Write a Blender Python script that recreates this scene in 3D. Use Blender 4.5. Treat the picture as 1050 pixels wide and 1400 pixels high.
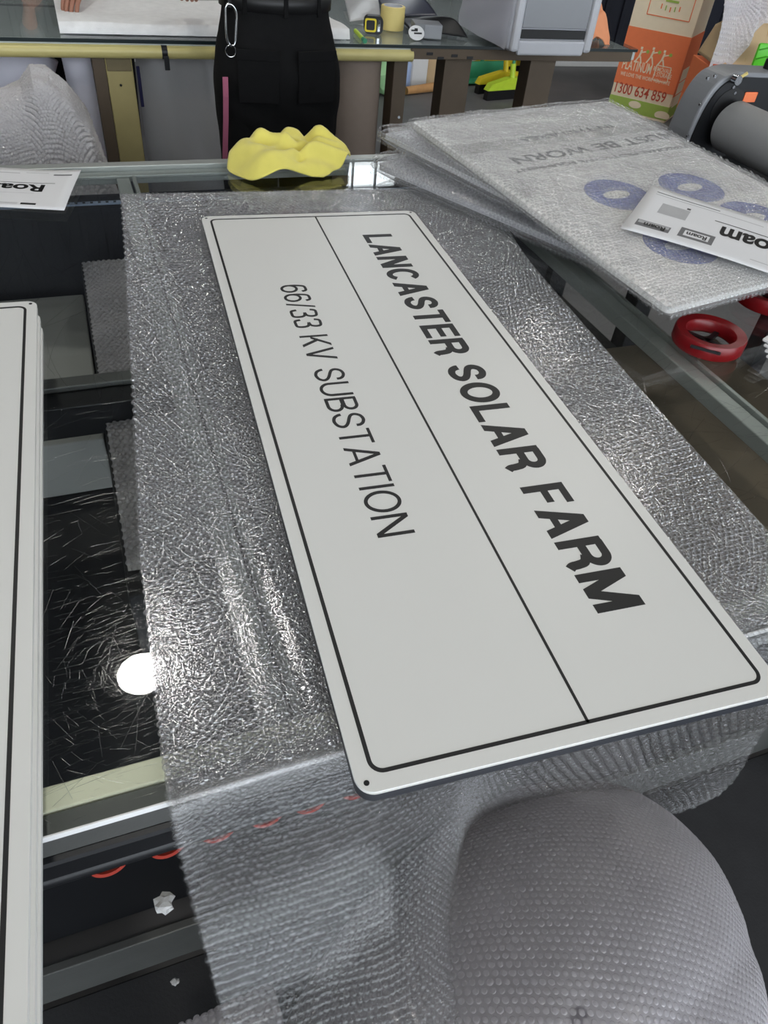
import bpy, bmesh, math, random
import numpy as np
from mathutils import Vector, Matrix, Euler
random.seed(7); rng = np.random.default_rng(7)
for o in list(bpy.data.objects): bpy.data.objects.remove(o)
scene = bpy.context.scene
COL = scene.collection
PI = math.pi

# ---------------------------------------------------------------- camera
CW = np.array([-0.12435858970026734, -0.2556812184042373, 1.5205210938582905])
RW = np.array([[0.9365782144754715, -0.34000262343397447, 0.08496743039513785],
               [-0.17670768704117942, -0.6675215254802636, -0.7233183298942854],
               [0.3026477184954386, 0.6624297918108127, -0.6852671956331992]])
FPX = 993.743
cam = bpy.data.cameras.new('camera'); co = bpy.data.objects.new('camera', cam); COL.objects.link(co)
cam.sensor_fit = 'HORIZONTAL'; cam.sensor_width = 36.0; cam.lens = FPX / 1050 * 36.0
cam.clip_start = 0.02; cam.clip_end = 100
Mr = np.array([RW[0], -RW[1], -RW[2]]).T
co.matrix_world = Matrix([[*Mr[0], CW[0]], [*Mr[1], CW[1]], [*Mr[2], CW[2]], [0, 0, 0, 1]])
scene.camera = co
def ray(x, y): return RW.T @ np.array([(x - 525) / FPX, (y - 700) / FPX, 1.0])
def U(x, y, z):            # photo pixel on the horizontal plane at height z
    v = ray(x, y); return CW + v * (z - CW[2]) / v[2]
def UY(x, y, Y):           # photo pixel on the upright plane at depth Y
    v = ray(x, y); return CW + v * (Y - CW[1]) / v[1]

# ---------------------------------------------------------------- world, exposure
w = bpy.data.worlds.new('world'); scene.world = w; w.use_nodes = True
bg = w.node_tree.nodes['Background']; bg.inputs[0].default_value = (0.86, 0.93, 1.0, 1); bg.inputs[1].default_value = 4.5
scene.view_settings.view_transform = 'Standard'; scene.view_settings.look = 'None'
scene.view_settings.exposure = 0.0; scene.view_settings.gamma = 1.0
scene.view_settings.use_curve_mapping = False
scene.cycles.transparent_max_bounces = 24
LAMP = 95.0     # radiance of a high-bay lamp lens
TUBE = 14.0      # radiance of a fluorescent batten

# ---------------------------------------------------------------- materials
def lin(c): return tuple(((x / 255) / 12.92 if x / 255 <= .04045 else (((x / 255) + .055) / 1.055) ** 2.4) for x in c)
def nt(name):
    m = bpy.data.materials.new(name); m.use_nodes = True; t = m.node_tree
    for n in list(t.nodes): t.nodes.remove(n)
    return m, t, t.nodes.new('ShaderNodeOutputMaterial')
def mat(name, rgb, rough=.5, metal=0., var=.12, scale=30., bump=0., bscale=200., spec=.5, sheen=0.):
    m, t, out = nt(name); N = t.nodes; L = t.links
    b = N.new('ShaderNodeBsdfPrincipled'); L.new(b.outputs[0], out.inputs[0])
    tc = N.new('ShaderNodeTexCoord'); no = N.new('ShaderNodeTexNoise'); no.inputs['Scale'].default_value = scale; no.inputs['Detail'].default_value = 4
    L.new(tc.outputs['Object'], no.inputs['Vector'])
    mx = N.new('ShaderNodeMix'); mx.data_type = 'RGBA'; c = lin(rgb)
    mx.inputs[6].default_value = (*[x * (1 - var) for x in c], 1); mx.inputs[7].default_value = (*[min(1, x * (1 + var)) for x in c], 1)
    L.new(no.outputs[0], mx.inputs[0]); L.new(mx.outputs[2], b.inputs['Base Color'])
    b.inputs['Roughness'].default_value = rough; b.inputs['Metallic'].default_value = metal; b.inputs['Specular IOR Level'].default_value = spec
    if sheen: b.inputs['Sheen Weight'].default_value = sheen
    if bump:
        n2 = N.new('ShaderNodeTexNoise'); n2.inputs['Scale'].default_value = bscale; L.new(tc.outputs['Object'], n2.inputs['Vector'])
        bp = N.new('ShaderNodeBump'); bp.inputs['Strength'].default_value = bump; bp.inputs['Distance'].default_value = .002
        L.new(n2.outputs[0], bp.inputs['Height']); L.new(bp.outputs[0], b.inputs['Normal'])
    return m
def emit(name, rgb, s):
    m, t, out = nt(name); e = t.nodes.new('ShaderNodeEmission'); e.inputs[0].default_value = (*rgb, 1); e.inputs[1].default_value = s
    t.links.new(e.outputs[0], out.inputs[0]); return m
def schlick(N, L, f0, normal=None):
    lw = N.new('ShaderNodeLayerWeight'); lw.inputs[0].default_value = .5
    if normal is not None: L.new(normal, lw.inputs['Normal'])
    p = N.new('ShaderNodeMath'); p.operation = 'POWER'; L.new(lw.outputs['Facing'], p.inputs[0]); p.inputs[1].default_value = 5.0
    q = N.new('ShaderNodeMath'); q.operation = 'MULTIPLY_ADD'; L.new(p.outputs[0], q.inputs[0]); q.inputs[1].default_value = 1 - f0; q.inputs[2].default_value = f0; q.use_clamp = True
    return q.outputs[0]
def glassmat(name, tint=(.965, .98, .975), rough=.01, ior=1.5):
    m, t, out = nt(name); N = t.nodes; L = t.links
    tr = N.new('ShaderNodeBsdfTransparent'); tr.inputs[0].default_value = (*tint, 1)
    gl = N.new('ShaderNodeBsdfGlossy'); gl.inputs['Roughness'].default_value = rough
    mx = N.new('ShaderNodeMixShader'); L.new(schlick(N, L, .04), mx.inputs[0]); L.new(tr.outputs[0], mx.inputs[1]); L.new(gl.outputs[0], mx.inputs[2])
    L.new(mx.outputs[0], out.inputs[0]); return m
def filmmat(name, milky=.10, tint=(.9, .9, .91), rough=.10, bump=.35, bscale=300., f0=.15, rim=.25, col=(.9, .9, .92), bdist=.002):
    m, t, out = nt(name); N = t.nodes; L = t.links
    tc = N.new('ShaderNodeTexCoord'); no = N.new('ShaderNodeTexNoise'); no.inputs['Scale'].default_value = bscale; no.inputs['Detail'].default_value = 3
    L.new(tc.outputs['Object'], no.inputs['Vector'])
    bp = N.new('ShaderNodeBump'); bp.inputs['Strength'].default_value = bump; bp.inputs['Distance'].default_value = bdist; L.new(no.outputs[0], bp.inputs['Height'])
    tr = N.new('ShaderNodeBsdfTransparent'); tr.inputs[0].default_value = (*tint, 1)
    gl = N.new('ShaderNodeBsdfGlossy'); gl.inputs['Roughness'].default_value = rough; L.new(bp.outputs[0], gl.inputs['Normal'])
    mx = N.new('ShaderNodeMixShader'); L.new(schlick(N, L, f0, bp.outputs[0]), mx.inputs[0]); L.new(tr.outputs[0], mx.inputs[1]); L.new(gl.outputs[0], mx.inputs[2])
    lw2 = N.new('ShaderNodeLayerWeight'); lw2.inputs[0].default_value = .5; p2 = N.new('ShaderNodeMath'); p2.operation = 'POWER'; L.new(lw2.outputs['Facing'], p2.inputs[0]); p2.inputs[1].default_value = 3.0
    ma = N.new('ShaderNodeMath'); ma.operation = 'MULTIPLY_ADD'; L.new(p2.outputs[0], ma.inputs[0]); ma.inputs[1].default_value = rim; ma.inputs[2].default_value = milky; ma.use_clamp = True; rimf = ma.outputs[0]   # thicker film path near the rim of a bubble
    df = N.new('ShaderNodeBsdfDiffuse'); df.inputs[0].default_value = (*col, 1)
    tl = N.new('ShaderNodeBsdfTranslucent'); tl.inputs[0].default_value = (*col, 1)
    m1 = N.new('ShaderNodeMixShader'); m1.inputs[0].default_value = .35; L.new(df.outputs[0], m1.inputs[1]); L.new(tl.outputs[0], m1.inputs[2])
    m2 = N.new('ShaderNodeMixShader'); L.new(rimf, m2.inputs[0]); L.new(mx.outputs[0], m2.inputs[1]); L.new(m1.outputs[0], m2.inputs[2])
    L.new(m2.outputs[0], out.inputs[0]); return m

M = dict(
 floor=mat('floor_concrete', (102, 102, 104), .55, var=.35, scale=3, bump=.2, bscale=60), ceil=mat('ceiling_dark', (58, 60, 62), .9),
 wall=mat('wall_paint', (120, 122, 124), .8), navy=mat('navy_cladding', (30, 33, 46), .6), white=mat('white_paint', (225, 225, 225), .5, var=.03),
 sign=mat('sign_white', (226, 226, 223), .38, var=.012, scale=4, spec=.4), edge=mat('sign_edge_grey', (46, 48, 54), .45), black=mat('print_black', (26, 26, 27), .5, var=.1),
 alu=mat('aluminium', (176, 180, 176), .38, .35, var=.08, scale=14), alud=mat('aluminium_dull', (104, 105, 103), .45, .5, var=.2, scale=20, bump=.1),
 blackm=mat('black_coated_metal', (24, 25, 28), .42, .2), dark=mat('dark_interior', (42, 42, 44), .75, var=.3, scale=8), brown=mat('brown_board', (118, 106, 90), .7, var=.15, scale=9),
 greyb=mat('grey_board', (150, 150, 147), .7, var=.15, scale=7),
 cream=mat('cream_enamel', (204, 192, 128), .38, var=.08, scale=10), creamd=mat('cream_enamel_worn', (174, 160, 108), .5, var=.12, scale=12), brownleg=mat('brown_timber', (92, 78, 62), .6, var=.2, scale=12),
 trouser=mat('black_trouser_cloth', (15, 15, 16), .85, var=.3, scale=60, bump=.3, bscale=400, spec=.2), belt=mat('black_belt', (22, 22, 23), .5), pink=mat('pink_braid', (168, 92, 118), .8, bump=.4),
 chrome=mat('chrome', (205, 207, 210), .15, 1., var=.02), skin=mat('skin', (160, 112, 92), .5, var=.08), shirt=mat('navy_shirt', (40, 44, 58), .85), shirt2=mat('grey_shirt', (110, 112, 116), .85), hair=mat('dark_hair', (30, 24, 20), .6),
 yellow=mat('yellow_cloth', (224, 212, 108), .95, var=.07, scale=40, bump=.35, bscale=900, spec=.1, sheen=.3), orangec=mat('orange_cloth', (238, 160, 118), .95, var=.06, bump=.3, bscale=500, spec=.1),
 red=mat('red_plastic', (122, 10, 18), .32, var=.1), paper=mat('paper', (226, 226, 228), .7, var=.015), pgrey=mat('print_grey', (110, 110, 112), .7), plight=mat('print_light_grey', (178, 178, 180), .7),
 blue=mat('sign_blue', (62, 84, 170), .45, var=.06), foam=mat('white_foam', (236, 236, 236), .8, bump=.5, bscale=300), orange=mat('orange_print_card', (245, 132, 84), .75, var=.05), card=mat('cardboard', (214, 186, 146), .8, var=.06, scale=10),
 cardcream=mat('cream_card', (246, 230, 200), .8, var=.04), green=mat('green_print', (164, 190, 88), .8, var=.06), greenb=mat('bright_green_plastic', (92, 208, 36), .4), lime=mat('lime_plastic', (196, 226, 60), .4), yel=mat('yellow_plastic', (226, 206, 48), .4),
 teal=mat('green_dustpan_plastic', (60, 150, 110), .4), orangep=mat('orange_plastic', (236, 132, 36), .5), greyp=mat('grey_plastic', (128, 130, 134), .42, var=.04), greyl=mat('light_grey_plastic', (196, 197, 202), .4, var=.03), greym=mat('mid_grey_panel', (146, 148, 152), .4, var=.03),
 rubber=mat('grey_rubber_roller', (162, 164, 166), .5, var=.04), tape=mat('masking_tape', (226, 206, 132), .7, var=.05), wood=mat('wood', (196, 148, 96), .6, var=.15), pinkp=mat('pink_plastic', (208, 92, 118), .5), lav=mat('lavender_white_paper', (238, 236, 248), .6, var=.03), taupe=mat('taupe_paper_roll', (150, 134, 122), .75, var=.06),
 glass=glassmat('table_glass'), pane=glassmat('window_pane', (.97, .98, 1.), .0),
 film=filmmat('bubble_film', milky=.07, tint=(.85, .85, .86), rough=.08, f0=.28, rim=.5, bump=.2), filmm=filmmat('bubble_film_milky', milky=.36, tint=(.86, .86, .87), rough=.2, f0=.09, rim=.12, bump=.25, col=(.84, .81, .84)),
 filmh=filmmat('bubble_film_hanging', milky=.03, tint=(.97, .97, .97), rough=.10, f0=.045, rim=.10, bump=.12),
 filmw=filmmat('bubble_film_wrapped', milky=.09, tint=(.97, .97, .97), rough=.09, bump=.4, f0=.11, rim=.3), plastic=filmmat('thin_plastic_wrap', milky=.35, tint=(.85, .85, .85), rough=.25, bscale=40., bump=.8, bdist=.006),
 scratch=mat('glass_scratch', (130, 130, 130), .14, 1., var=0.), dirt=mat('dirt_white', (205, 205, 205), .9, bump=.5), rust=mat('red_orange_plastic', (150, 46, 32), .6, spec=.2),
)

# ---------------------------------------------------------------- mesh helpers
def link(o, parent=None):
    COL.objects.link(o)
    if parent: o.parent = parent
    return o
def pyd(name, V, F, m, parent=None, smooth=False, loc=None, rot=None):
    me = bpy.data.meshes.new(name); me.from_pydata([tuple(map(float, v)) for v in V], [], [tuple(map(int, f)) for f in F]); me.update()
    if m: me.materials.append(m)
    if smooth: me.polygons.foreach_set('use_smooth', [True] * len(me.polygons))
    o = bpy.data.objects.new(name, me)
    if loc is not None: o.location = loc
    if rot is not None: o.rotation_euler = rot
    return link(o, parent)
def obj(name, bm, m, parent=None, smooth=False, loc=None, rot=None):
    bmesh.ops.recalc_face_normals(bm, faces=bm.faces[:])
    me = bpy.data.meshes.new(name); bm.to_mesh(me); bm.free()
    if m: me.materials.append(m)
    if smooth:
        me.polygons.foreach_set('use_smooth', [True] * len(me.polygons)); me.set_sharp_from_angle(angle=math.radians(38))
    o = bpy.data.objects.new(name, me)
    if loc is not None: o.location = loc
    if rot is not None: o.rotation_euler = rot
    return link(o, parent)
def thing(name, label, cat, loc=(0, 0, 0), rotz=0., group=None):
    o = bpy.data.objects.new(name, None); o.empty_display_size = .05; o.location = loc; o.rotation_euler = (0, 0, rotz)
    COL.objects.link(o); return tag(o, label, cat, group)
def tag(o, label=None, cat=None, group=None, kind=None):
    if label: o['label'] = label
    if cat: o['category'] = cat
    if group: o['group'] = group
    if kind: o['kind'] = kind
    return o
def abox(bm, c, s, rot=None, bev=0.):
    r = bmesh.ops.create_cube(bm, size=1.0); vs = r['verts']
    Mx = Matrix.Translation(Vector(c)) @ (rot.to_4x4() if rot is not None else Matrix()) @ Matrix.Diagonal((*s, 1))
    bmesh.ops.transform(bm, matrix=Mx, verts=vs)
    if bev:
        es = list({e for v in vs for e in v.link_edges})
        bmesh.ops.bevel(bm, geom=es, offset=bev, segments=2, profile=.5, affect='EDGES')
def box(name, c, s, m, parent=None, bev=.002, rot=None, smooth=False):
    bm = bmesh.new(); abox(bm, c, s, rot, bev); return obj(name, bm, m, parent, smooth)
def box2(name, a, b, m, parent=None, bev=.002):    # from min corner to max corner
    a = np.minimum(a, b); b2 = np.maximum(a, b); return box(name, (a + b2) / 2, np.maximum(np.array(b) - a, 1e-4), m, parent, bev)
def prism(bm, poly, z0, z1):
    n = len(poly); lo = [bm.verts.new((p[0], p[1], z0)) for p in poly]; hi = [bm.verts.new((p[0], p[1], z1)) for p in poly]
    bm.faces.new(lo[::-1]); bm.faces.new(hi)
    for i in range(n): bm.faces.new((lo[i], lo[(i + 1) % n], hi[(i + 1) % n], hi[i]))
def rrect(w, h, r, n=6, x0=0., y0=0.):
    P = []
    for cx, cy, a0 in ((w - r, h - r, 0), (r, h - r, 90), (r, r, 180), (w - r, r, 270)):
        for i in range(n + 1):
            a = math.radians(a0 + 90 * i / n); P.append((x0 + cx + r * math.cos(a), y0 + cy + r * math.sin(a)))
    return P
def ringstrip(bm, A, B, z0, z1):      # flat raised band between two loops
    n = len(A); v = [[bm.verts.new((p[0], p[1], z)) for p in L] for L, z in ((A, z1), (B, z1), (A, z0), (B, z0))]
    for i in range(n):
        j = (i + 1) % n
        bm.faces.new((v[0][i], v[0][j], v[1][j], v[1][i])); bm.faces.new((v[0][i], v[2][i], v[2][j], v[0][j])); bm.faces.new((v[1][j], v[3][j], v[3][i], v[1][i]))
def tube(bm, pts, r, n=8, cap=True):
    pts = [Vector(p) for p in pts]; rs = r if hasattr(r, '__len__') else [r] * len(pts); rings = []; up = Vector((0, 0, 1))
    for i, p in enumerate(pts):
        d = (pts[min(i + 1, len(pts) - 1)] - pts[max(i - 1, 0)]).normalized()
        if i == 0: x = d.orthogonal().normalized()
        else: x = (x - d * x.dot(d)); x = x.normalized() if x.length > 1e-6 else d.orthogonal().normalized()
        y = d.cross(x)
        rings.append([bm.verts.new(p + (x * math.cos(2 * PI * k / n) + y * math.sin(2 * PI * k / n)) * rs[i]) for k in range(n)])
    for a, b in zip(rings, rings[1:]):
        for k in range(n): bm.faces.new((a[k], a[(k + 1) % n], b[(k + 1) % n], b[k]))
    if cap: bm.faces.new(rings[0][::-1]); bm.faces.new(rings[-1])
def lathe(bm, prof, n=32, Mx=None):
    rings = []; new = []
    for r, z in prof:
        rings.append([bm.verts.new((r * math.cos(2 * PI * k / n), r * math.sin(2 * PI * k / n), z)) for k in range(n)]); new += rings[-1]
    for a, b in zip(rings, rings[1:]):
        for k in range(n): bm.faces.new((a[k], a[(k + 1) % n], b[(k + 1) % n], b[k]))
    if prof[0][0] == prof[-1][0] and prof[0][1] == prof[-1][1]: pass
    else: bm.faces.new(rings[0][::-1]); bm.faces.new(rings[-1])
    if Mx is not None: bmesh.ops.transform(bm, matrix=Mx, verts=new)
def ringlathe(bm, prof, n=40, Mx=None):    # closed profile (a torus-like ring)
    rings = [[bm.verts.new((r * math.cos(2 * PI * k / n), r * math.sin(2 * PI * k / n), z)) for k in range(n)] for r, z in prof]
    for a, b in zip(rings, rings[1:] + rings[:1]):
        for k in range(n): bm.faces.new((a[k], a[(k + 1) % n], b[(k + 1) % n], b[k]))
    if Mx is not None: bmesh.ops.transform(bm, matrix=Mx, verts=[v for R in rings for v in R])
_dg = None
def textmesh(s, bold=0., xs=1.):
    cu = bpy.data.curves.new('lettering', 'FONT'); cu.body = s; cu.offset = bold; cu.extrude = .002; cu.space_character = xs
    o = bpy.data.objects.new('lettering_tmp', cu); COL.objects.link(o)
    bpy.context.view_layer.update(); dg = bpy.context.evaluated_depsgraph_get()
    me = bpy.data.meshes.new_from_object(o.evaluated_get(dg)); bpy.data.objects.remove(o); bpy.data.curves.remove(cu)
    co_ = np.array([v.co[:] for v in me.vertices]); return me, co_
def text_on(name, s, m, parent, origin, xdir, ydir, width, height, bold=0., lift=.0004, cap=None):
    """flat lettering: its box starts at origin, runs width along xdir and height along ydir"""
    me, c = textmesh(s, bold); lo = c.min(0); hi = c.max(0)
    o = np.array(origin, float); X = np.array(xdir, float); Y = np.array(ydir, float); Z = np.cross(X, Y); Z /= np.linalg.norm(Z)
    u = (c[:, 0] - lo[0]) / (hi[0] - lo[0]) * width; v = (c[:, 1] - lo[1]) / (hi[1] - lo[1]) * height; t = (c[:, 2] - lo[2]) / (hi[2] - lo[2]) * lift
    P = o + u[:, None] * X + v[:, None] * Y + t[:, None] * Z
    me.vertices.foreach_set('co', P.astype(np.float32).ravel()); me.update(); me.name = name
    me.materials.clear(); me.materials.append(m); ob = bpy.data.objects.new(name, me); return link(ob, parent)
def unit(v): v = np.array(v, float); return v / np.linalg.norm(v)
def smoothnoise(x, y, seed=0, scale=1.):
    s = 0.
    r = np.random.default_rng(seed)
    for k in range(5):
        a, b, p = r.uniform(-1, 1), r.uniform(-1, 1), r.uniform(0, 6.28); f = scale * (1 + k * .8)
        s = s + np.sin(f * (a * x + b * y) + p) / (1 + k * .5)
    return s / 2.2
def cat(P, n):       # Catmull-Rom through the points, n samples
    P = np.array(P, float); m = len(P); t = np.linspace(0, m - 1 - 1e-9, n); i = t.astype(int); f = (t - i)[:, None] if P.ndim == 2 else (t - i)[:, None, None]
    g = lambda k: P[np.clip(i + k, 0, m - 1)]
    p0, p1, p2, p3 = g(-1), g(0), g(1), g(2)
    return .5 * (2 * p1 + (p2 - p0) * f + (2 * p0 - 5 * p1 + 4 * p2 - p3) * f ** 2 + (3 * p1 - p0 - 3 * p2 + p3) * f ** 3)
def gridmesh(name, G, m, parent=None, smooth=True, closed_u=False):
    n, k = G.shape[:2]; V = G.reshape(-1, 3); i, j = np.meshgrid(np.arange(n - 1), np.arange(k if closed_u else k - 1), indexing='ij'); j2 = (j + 1) % k
    F = np.stack([i * k + j, i * k + j2, (i + 1) * k + j2, (i + 1) * k + j], -1).reshape(-1, 4)
    return npmesh(name, V, F, m, parent, smooth)
def npmesh(name, V, F, m, parent=None, smooth=True):
    me = bpy.data.meshes.new(name); V = np.asarray(V, np.float32); F = np.asarray(F, np.int32); k = F.shape[1]
    me.vertices.add(len(V)); me.vertices.foreach_set('co', V.ravel()); me.loops.add(F.size); me.loops.foreach_set('vertex_index', F.ravel())
    me.polygons.add(len(F)); me.polygons.foreach_set('loop_start', np.arange(0, F.size, k, dtype=np.int32)); me.polygons.foreach_set('loop_total', np.full(len(F), k, np.int32))
    me.update(calc_edges=True); me.validate()
    if smooth: me.polygons.foreach_set('use_smooth', np.ones(len(F), bool))
    me.materials.append(m); return link(bpy.data.objects.new(name, me), parent)
# one bubble dome, as quads (the top ring closes on a small flat cap)
def dome(seg=10, prof=((1.0, 0.), (.93, .40), (.73, .72), (.40, .93), (.02, 1.))):
    V = [(r * math.cos(2 * PI * k / seg), r * math.sin(2 * PI * k / seg), z) for r, z in prof for k in range(seg)]
    F = [(i * seg + k, i * seg + (k + 1) % seg, (i + 1) * seg + (k + 1) % seg, (i + 1) * seg + k) for i in range(len(prof) - 1) for k in range(seg)]
    return np.array(V), np.array(F)
def bubbles(G, pitch, rad, hgt, flip=1, keep=None):
    """centres and frames of a hexagonal field of bubbles over the grid surface G"""
    n, k = G.shape[:2]
    lu = np.linalg.norm(np.diff(G, axis=1), axis=2).sum(1).max(); lv = np.linalg.norm(np.diff(G, axis=0), axis=2).sum(0).max()
    nu = max(2, int(lu / pitch)); nv = max(2, int(lv / (pitch * .866)))
    a, b = np.meshgrid(np.arange(nv), np.arange(nu), indexing='ij')
    u = (b + .25 + .5 * (a % 2)) / nu; v = (a + .5) / nv; u = u.ravel(); v = v.ravel(); ok = u < .995; u, v = u[ok], v[ok]
    x = u * (k - 1); y = v * (n - 1); i = np.clip(y.astype(int), 0, n - 2); j = np.clip(x.astype(int), 0, k - 2); fx = (x - j)[:, None]; fy = (y - i)[:, None]
    A, B, Cc, D = G[i, j], G[i, j + 1], G[i + 1, j], G[i + 1, j + 1]
    P = (A * (1 - fx) + B * fx) * (1 - fy) + (Cc * (1 - fx) + D * fx) * fy
    X = (B - A) * (1 - fy) + (D - Cc) * fy; Y = (Cc - A) * (1 - fx) + (D - B) * fx
    Z = np.cross(X, Y) * flip; Z /= np.linalg.norm(Z, axis=1)[:, None] + 1e-12; X /= np.linalg.norm(X, axis=1)[:, None] + 1e-12; Y = np.cross(Z, X)
    return P, X, Y, Z
def bubblemesh(name, fr, rad, hgt, m, parent, seg=10, jit=.12):
    P, X, Y, Z = fr; V0, F0 = dome(seg); N = len(P)
    r = rad * (1 + rng.uniform(-jit, jit, N)); h = hgt * (1 + rng.uniform(-.35, .25, N))
    tx, ty = rng.uniform(-.28, .28, (2, N))
    Z2 = Z + X * tx[:, None] + Y * ty[:, None]
    V = P[:, None, :] + X[:, None, :] * (V0[None, :, 0, None] * r[:, None, None]) + Y[:, None, :] * (V0[None, :, 1, None] * r[:, None, None]) + Z2[:, None, :] * (V0[None, :, 2, None] * h[:, None, None])
    F = (F0[None] + (np.arange(N) * len(V0))[:, None, None]).reshape(-1, 4)
    return tag(npmesh(name, V.reshape(-1, 3), F, m, parent), kind='stuff')

# ================================================================= the room
def setting(o): o['kind'] = 'structure'; return o
setting(box2('floor', np.array([-5, -6, -.1]), np.array([8, 6.7, 0.]), M['floor'], bev=0))
setting(box2('ceiling', np.array([-5, -6, 4.35]), np.array([8, 6.7, 4.45]), M['ceil'], bev=0))
setting(box2('wall_left', np.array([-5.1, -6, 0]), np.array([-5, 6.7, 4.35]), M['wall'], bev=0))
setting(box2('wall_right', np.array([8, -6, 0]), np.array([8.1, 6.7, 4.35]), M['wall'], bev=0))
WX0, WX1, WZ0, WZ1, WY = 1.55, 2.75, 2.35, 3.35, 6.6
bm = bmesh.new()
for a, b in (((-5, 0), (WX0, 4.35)), ((WX1, 0), (8, 4.35)), ((WX0, 0), (WX1, WZ0)), ((WX0, WZ1), (WX1, 4.35))):
    abox(bm, ((a[0] + b[0]) / 2, WY + .06, (a[1] + b[1]) / 2), (b[0] - a[0], .12, b[1] - a[1]))
wb = setting(obj('wall_back', bm, M['navy']))
for i in range(66):                       # upright ribs of the dark cladding
    x = -4.9 + i * .195
    if WX0 - .1 < x < WX1 + .1: continue
    box('cladding_rib', (x, WY - .012, 2.175), (.05, .024, 4.3), M['navy'], wb, bev=.006)
setting(box2('baseboard_back', np.array([-5, WY - .05, 0.]), np.array([8, WY - .025, .09]), M['white']))
wn = thing('window_1', None, None, (0, 0, 0)); wn['kind'] = 'structure'
bm = bmesh.new()
for x in (WX0 + .02, WX1 - .02): abox(bm, (x, WY, (WZ0 + WZ1) / 2), (.04, .06, WZ1 - WZ0))
for z in (WZ0 + .02, WZ1 - .02): abox(bm, ((WX0 + WX1) / 2, WY, z), (WX1 - WX0, .06, .04))
obj('window_frame', bm, M['blackm'], wn)
nx, nz = 5, 4; px = (WX1 - WX0 - .04) / nx; pz = (WZ1 - WZ0 - .04) / nz
for i in range(1, nx): box('glazing_bar', (WX0 + .02 + i * px, WY, (WZ0 + WZ1) / 2), (.018, .03, WZ1 - WZ0 - .05), M['greyp'], wn)
for k in range(1, nz): box('glazing_bar', ((WX0 + WX1) / 2, WY + .003, WZ0 + .02 + k * pz), (WX1 - WX0 - .05, .026, .018), M['greyp'], wn)
daylight = emit('lit_opal_window_pane', (.9, .96, 1.), 5.0)
for i in range(nx):
    for k in range(nz): box('pane', (WX0 + .02 + (i + .5) * px, WY + .02, WZ0 + .02 + (k + .5) * pz), (px - .018, .006, pz - .018), daylight, wn, bev=0)

# ceiling lamps: round high bays and fluorescent battens
lens = emit('lamp_lens', (1., .97, .9), LAMP); tub = emit('fluorescent_tube', (.95, .98, 1.), TUBE)
bays = [(-.33, 2.42), (-3.2, 2.42), (3.0, 2.9), (3.2, 4.35), (-3.2, -1.2), (2.9, -1.2), (-.2, -1.2), (-3.2, 5.4), (6.2, 5.2)]  # the bay nearest the cartons is an added, unseen lamp to brighten them
for i, (x, y) in enumerate(bays):
    t = thing('high_bay_lamp', 'round high bay lamp hanging from the dark ceiling', 'lamp', (x, y, 4.0), group='high bay ceiling lamps')
    bm = bmesh.new(); lathe(bm, [(.15, .0), (.165, .0), (.17, .03), (.12, .10), (.06, .13), (.05, .2)], 36); obj('lamp_housing', bm, M['greyp'], t, True)
    bm = bmesh.new(); lathe(bm, [(.149, .002), (.12, -.004), (.03, -.006)], 36); obj('lens', bm, lens, t)
    bm = bmesh.new(); tube(bm, [(0, 0, .19), (0, 0, .36)], .012); obj('hanging_rod', bm, M['blackm'], t)
for i, (x, y) in enumerate([(-2.2, .6), (-2.2, 4.4), (1.6, .6), (1.6, 4.4), (6.9, .6), (6.9, 3.6)]):
    t = thing('fluorescent_batten', 'long fluorescent batten light fixed to the dark ceiling', 'lamp', (x, y, 4.2), group='fluorescent ceiling battens')
    box('batten_body', (0, 0, .11), (.14, 1.5, .07), M['white'], t)
    for s in (-.045, .045):
        bm = bmesh.new(); tube(bm, [(s, -.72, .05), (s, .72, .05)], .016, 10); obj('tube', bm, tub, t, True)

# ================================================================= main glass table
GT = .90; TX0, TX1, TY0, TY1 = -.95, 1.235, .055, 1.60
tb = thing('glass_work_table', 'glass-topped work table with aluminium rails and black front beam', 'table', (0, 0, 0))
gl = box2('glass_top', np.array([TX0, TY0, GT - .008]), np.array([TX1, TY1, GT]), M['glass'], tb, bev=.0008)
gl['label'] = 'clear scratched glass table top'
box2('glass_edge_strip', np.array([TX0, TY0 - .002, GT - .0085]), np.array([TX1, TY0 - .0002, GT - .0005]), M['white'], tb, bev=.0004)
rz1 = GT - .009
fr = box2('front_rail', np.array([TX0, TY0 + .024, rz1 - .03]), np.array([TX1, TY0 + .048, rz1]), mat('lamplit_aluminium_rail', (242, 240, 214), .5, .1, var=.05), tb); fr['label'] = 'pale aluminium front rail under the glass'  # cream tone is lamplight put into this rail's colour
box2('front_rail_step', np.array([TX0, TY0 + .001, rz1 - .034]), np.array([TX1, TY0 + .0235, rz1 - .002]), M['alud'], tb)
box2('front_beam', np.array([TX0, TY0 - .004, rz1 - .072]), np.array([TX1, TY0 + .045, rz1 - .036]), M['blackm'], tb, bev=.006)
bm = bmesh.new(); tube(bm, [(TX0, TY0 + .008, rz1 - .083), (TX1, TY0 + .008, rz1 - .083)], .011, 14); obj('front_roller_tube', bm, M['blackm'], tb, True)
br = box2('rear_rail', np.array([TX0, TY1 - .05, rz1 - .008]), np.array([TX1, TY1 - .022, rz1]), M['alu'], tb)
box2('rear_rail_lip', np.array([TX0, TY1 - .018, rz1 - .03]), np.array([TX1, TY1 + .012, GT + .001]), M['alu'], tb)
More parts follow.
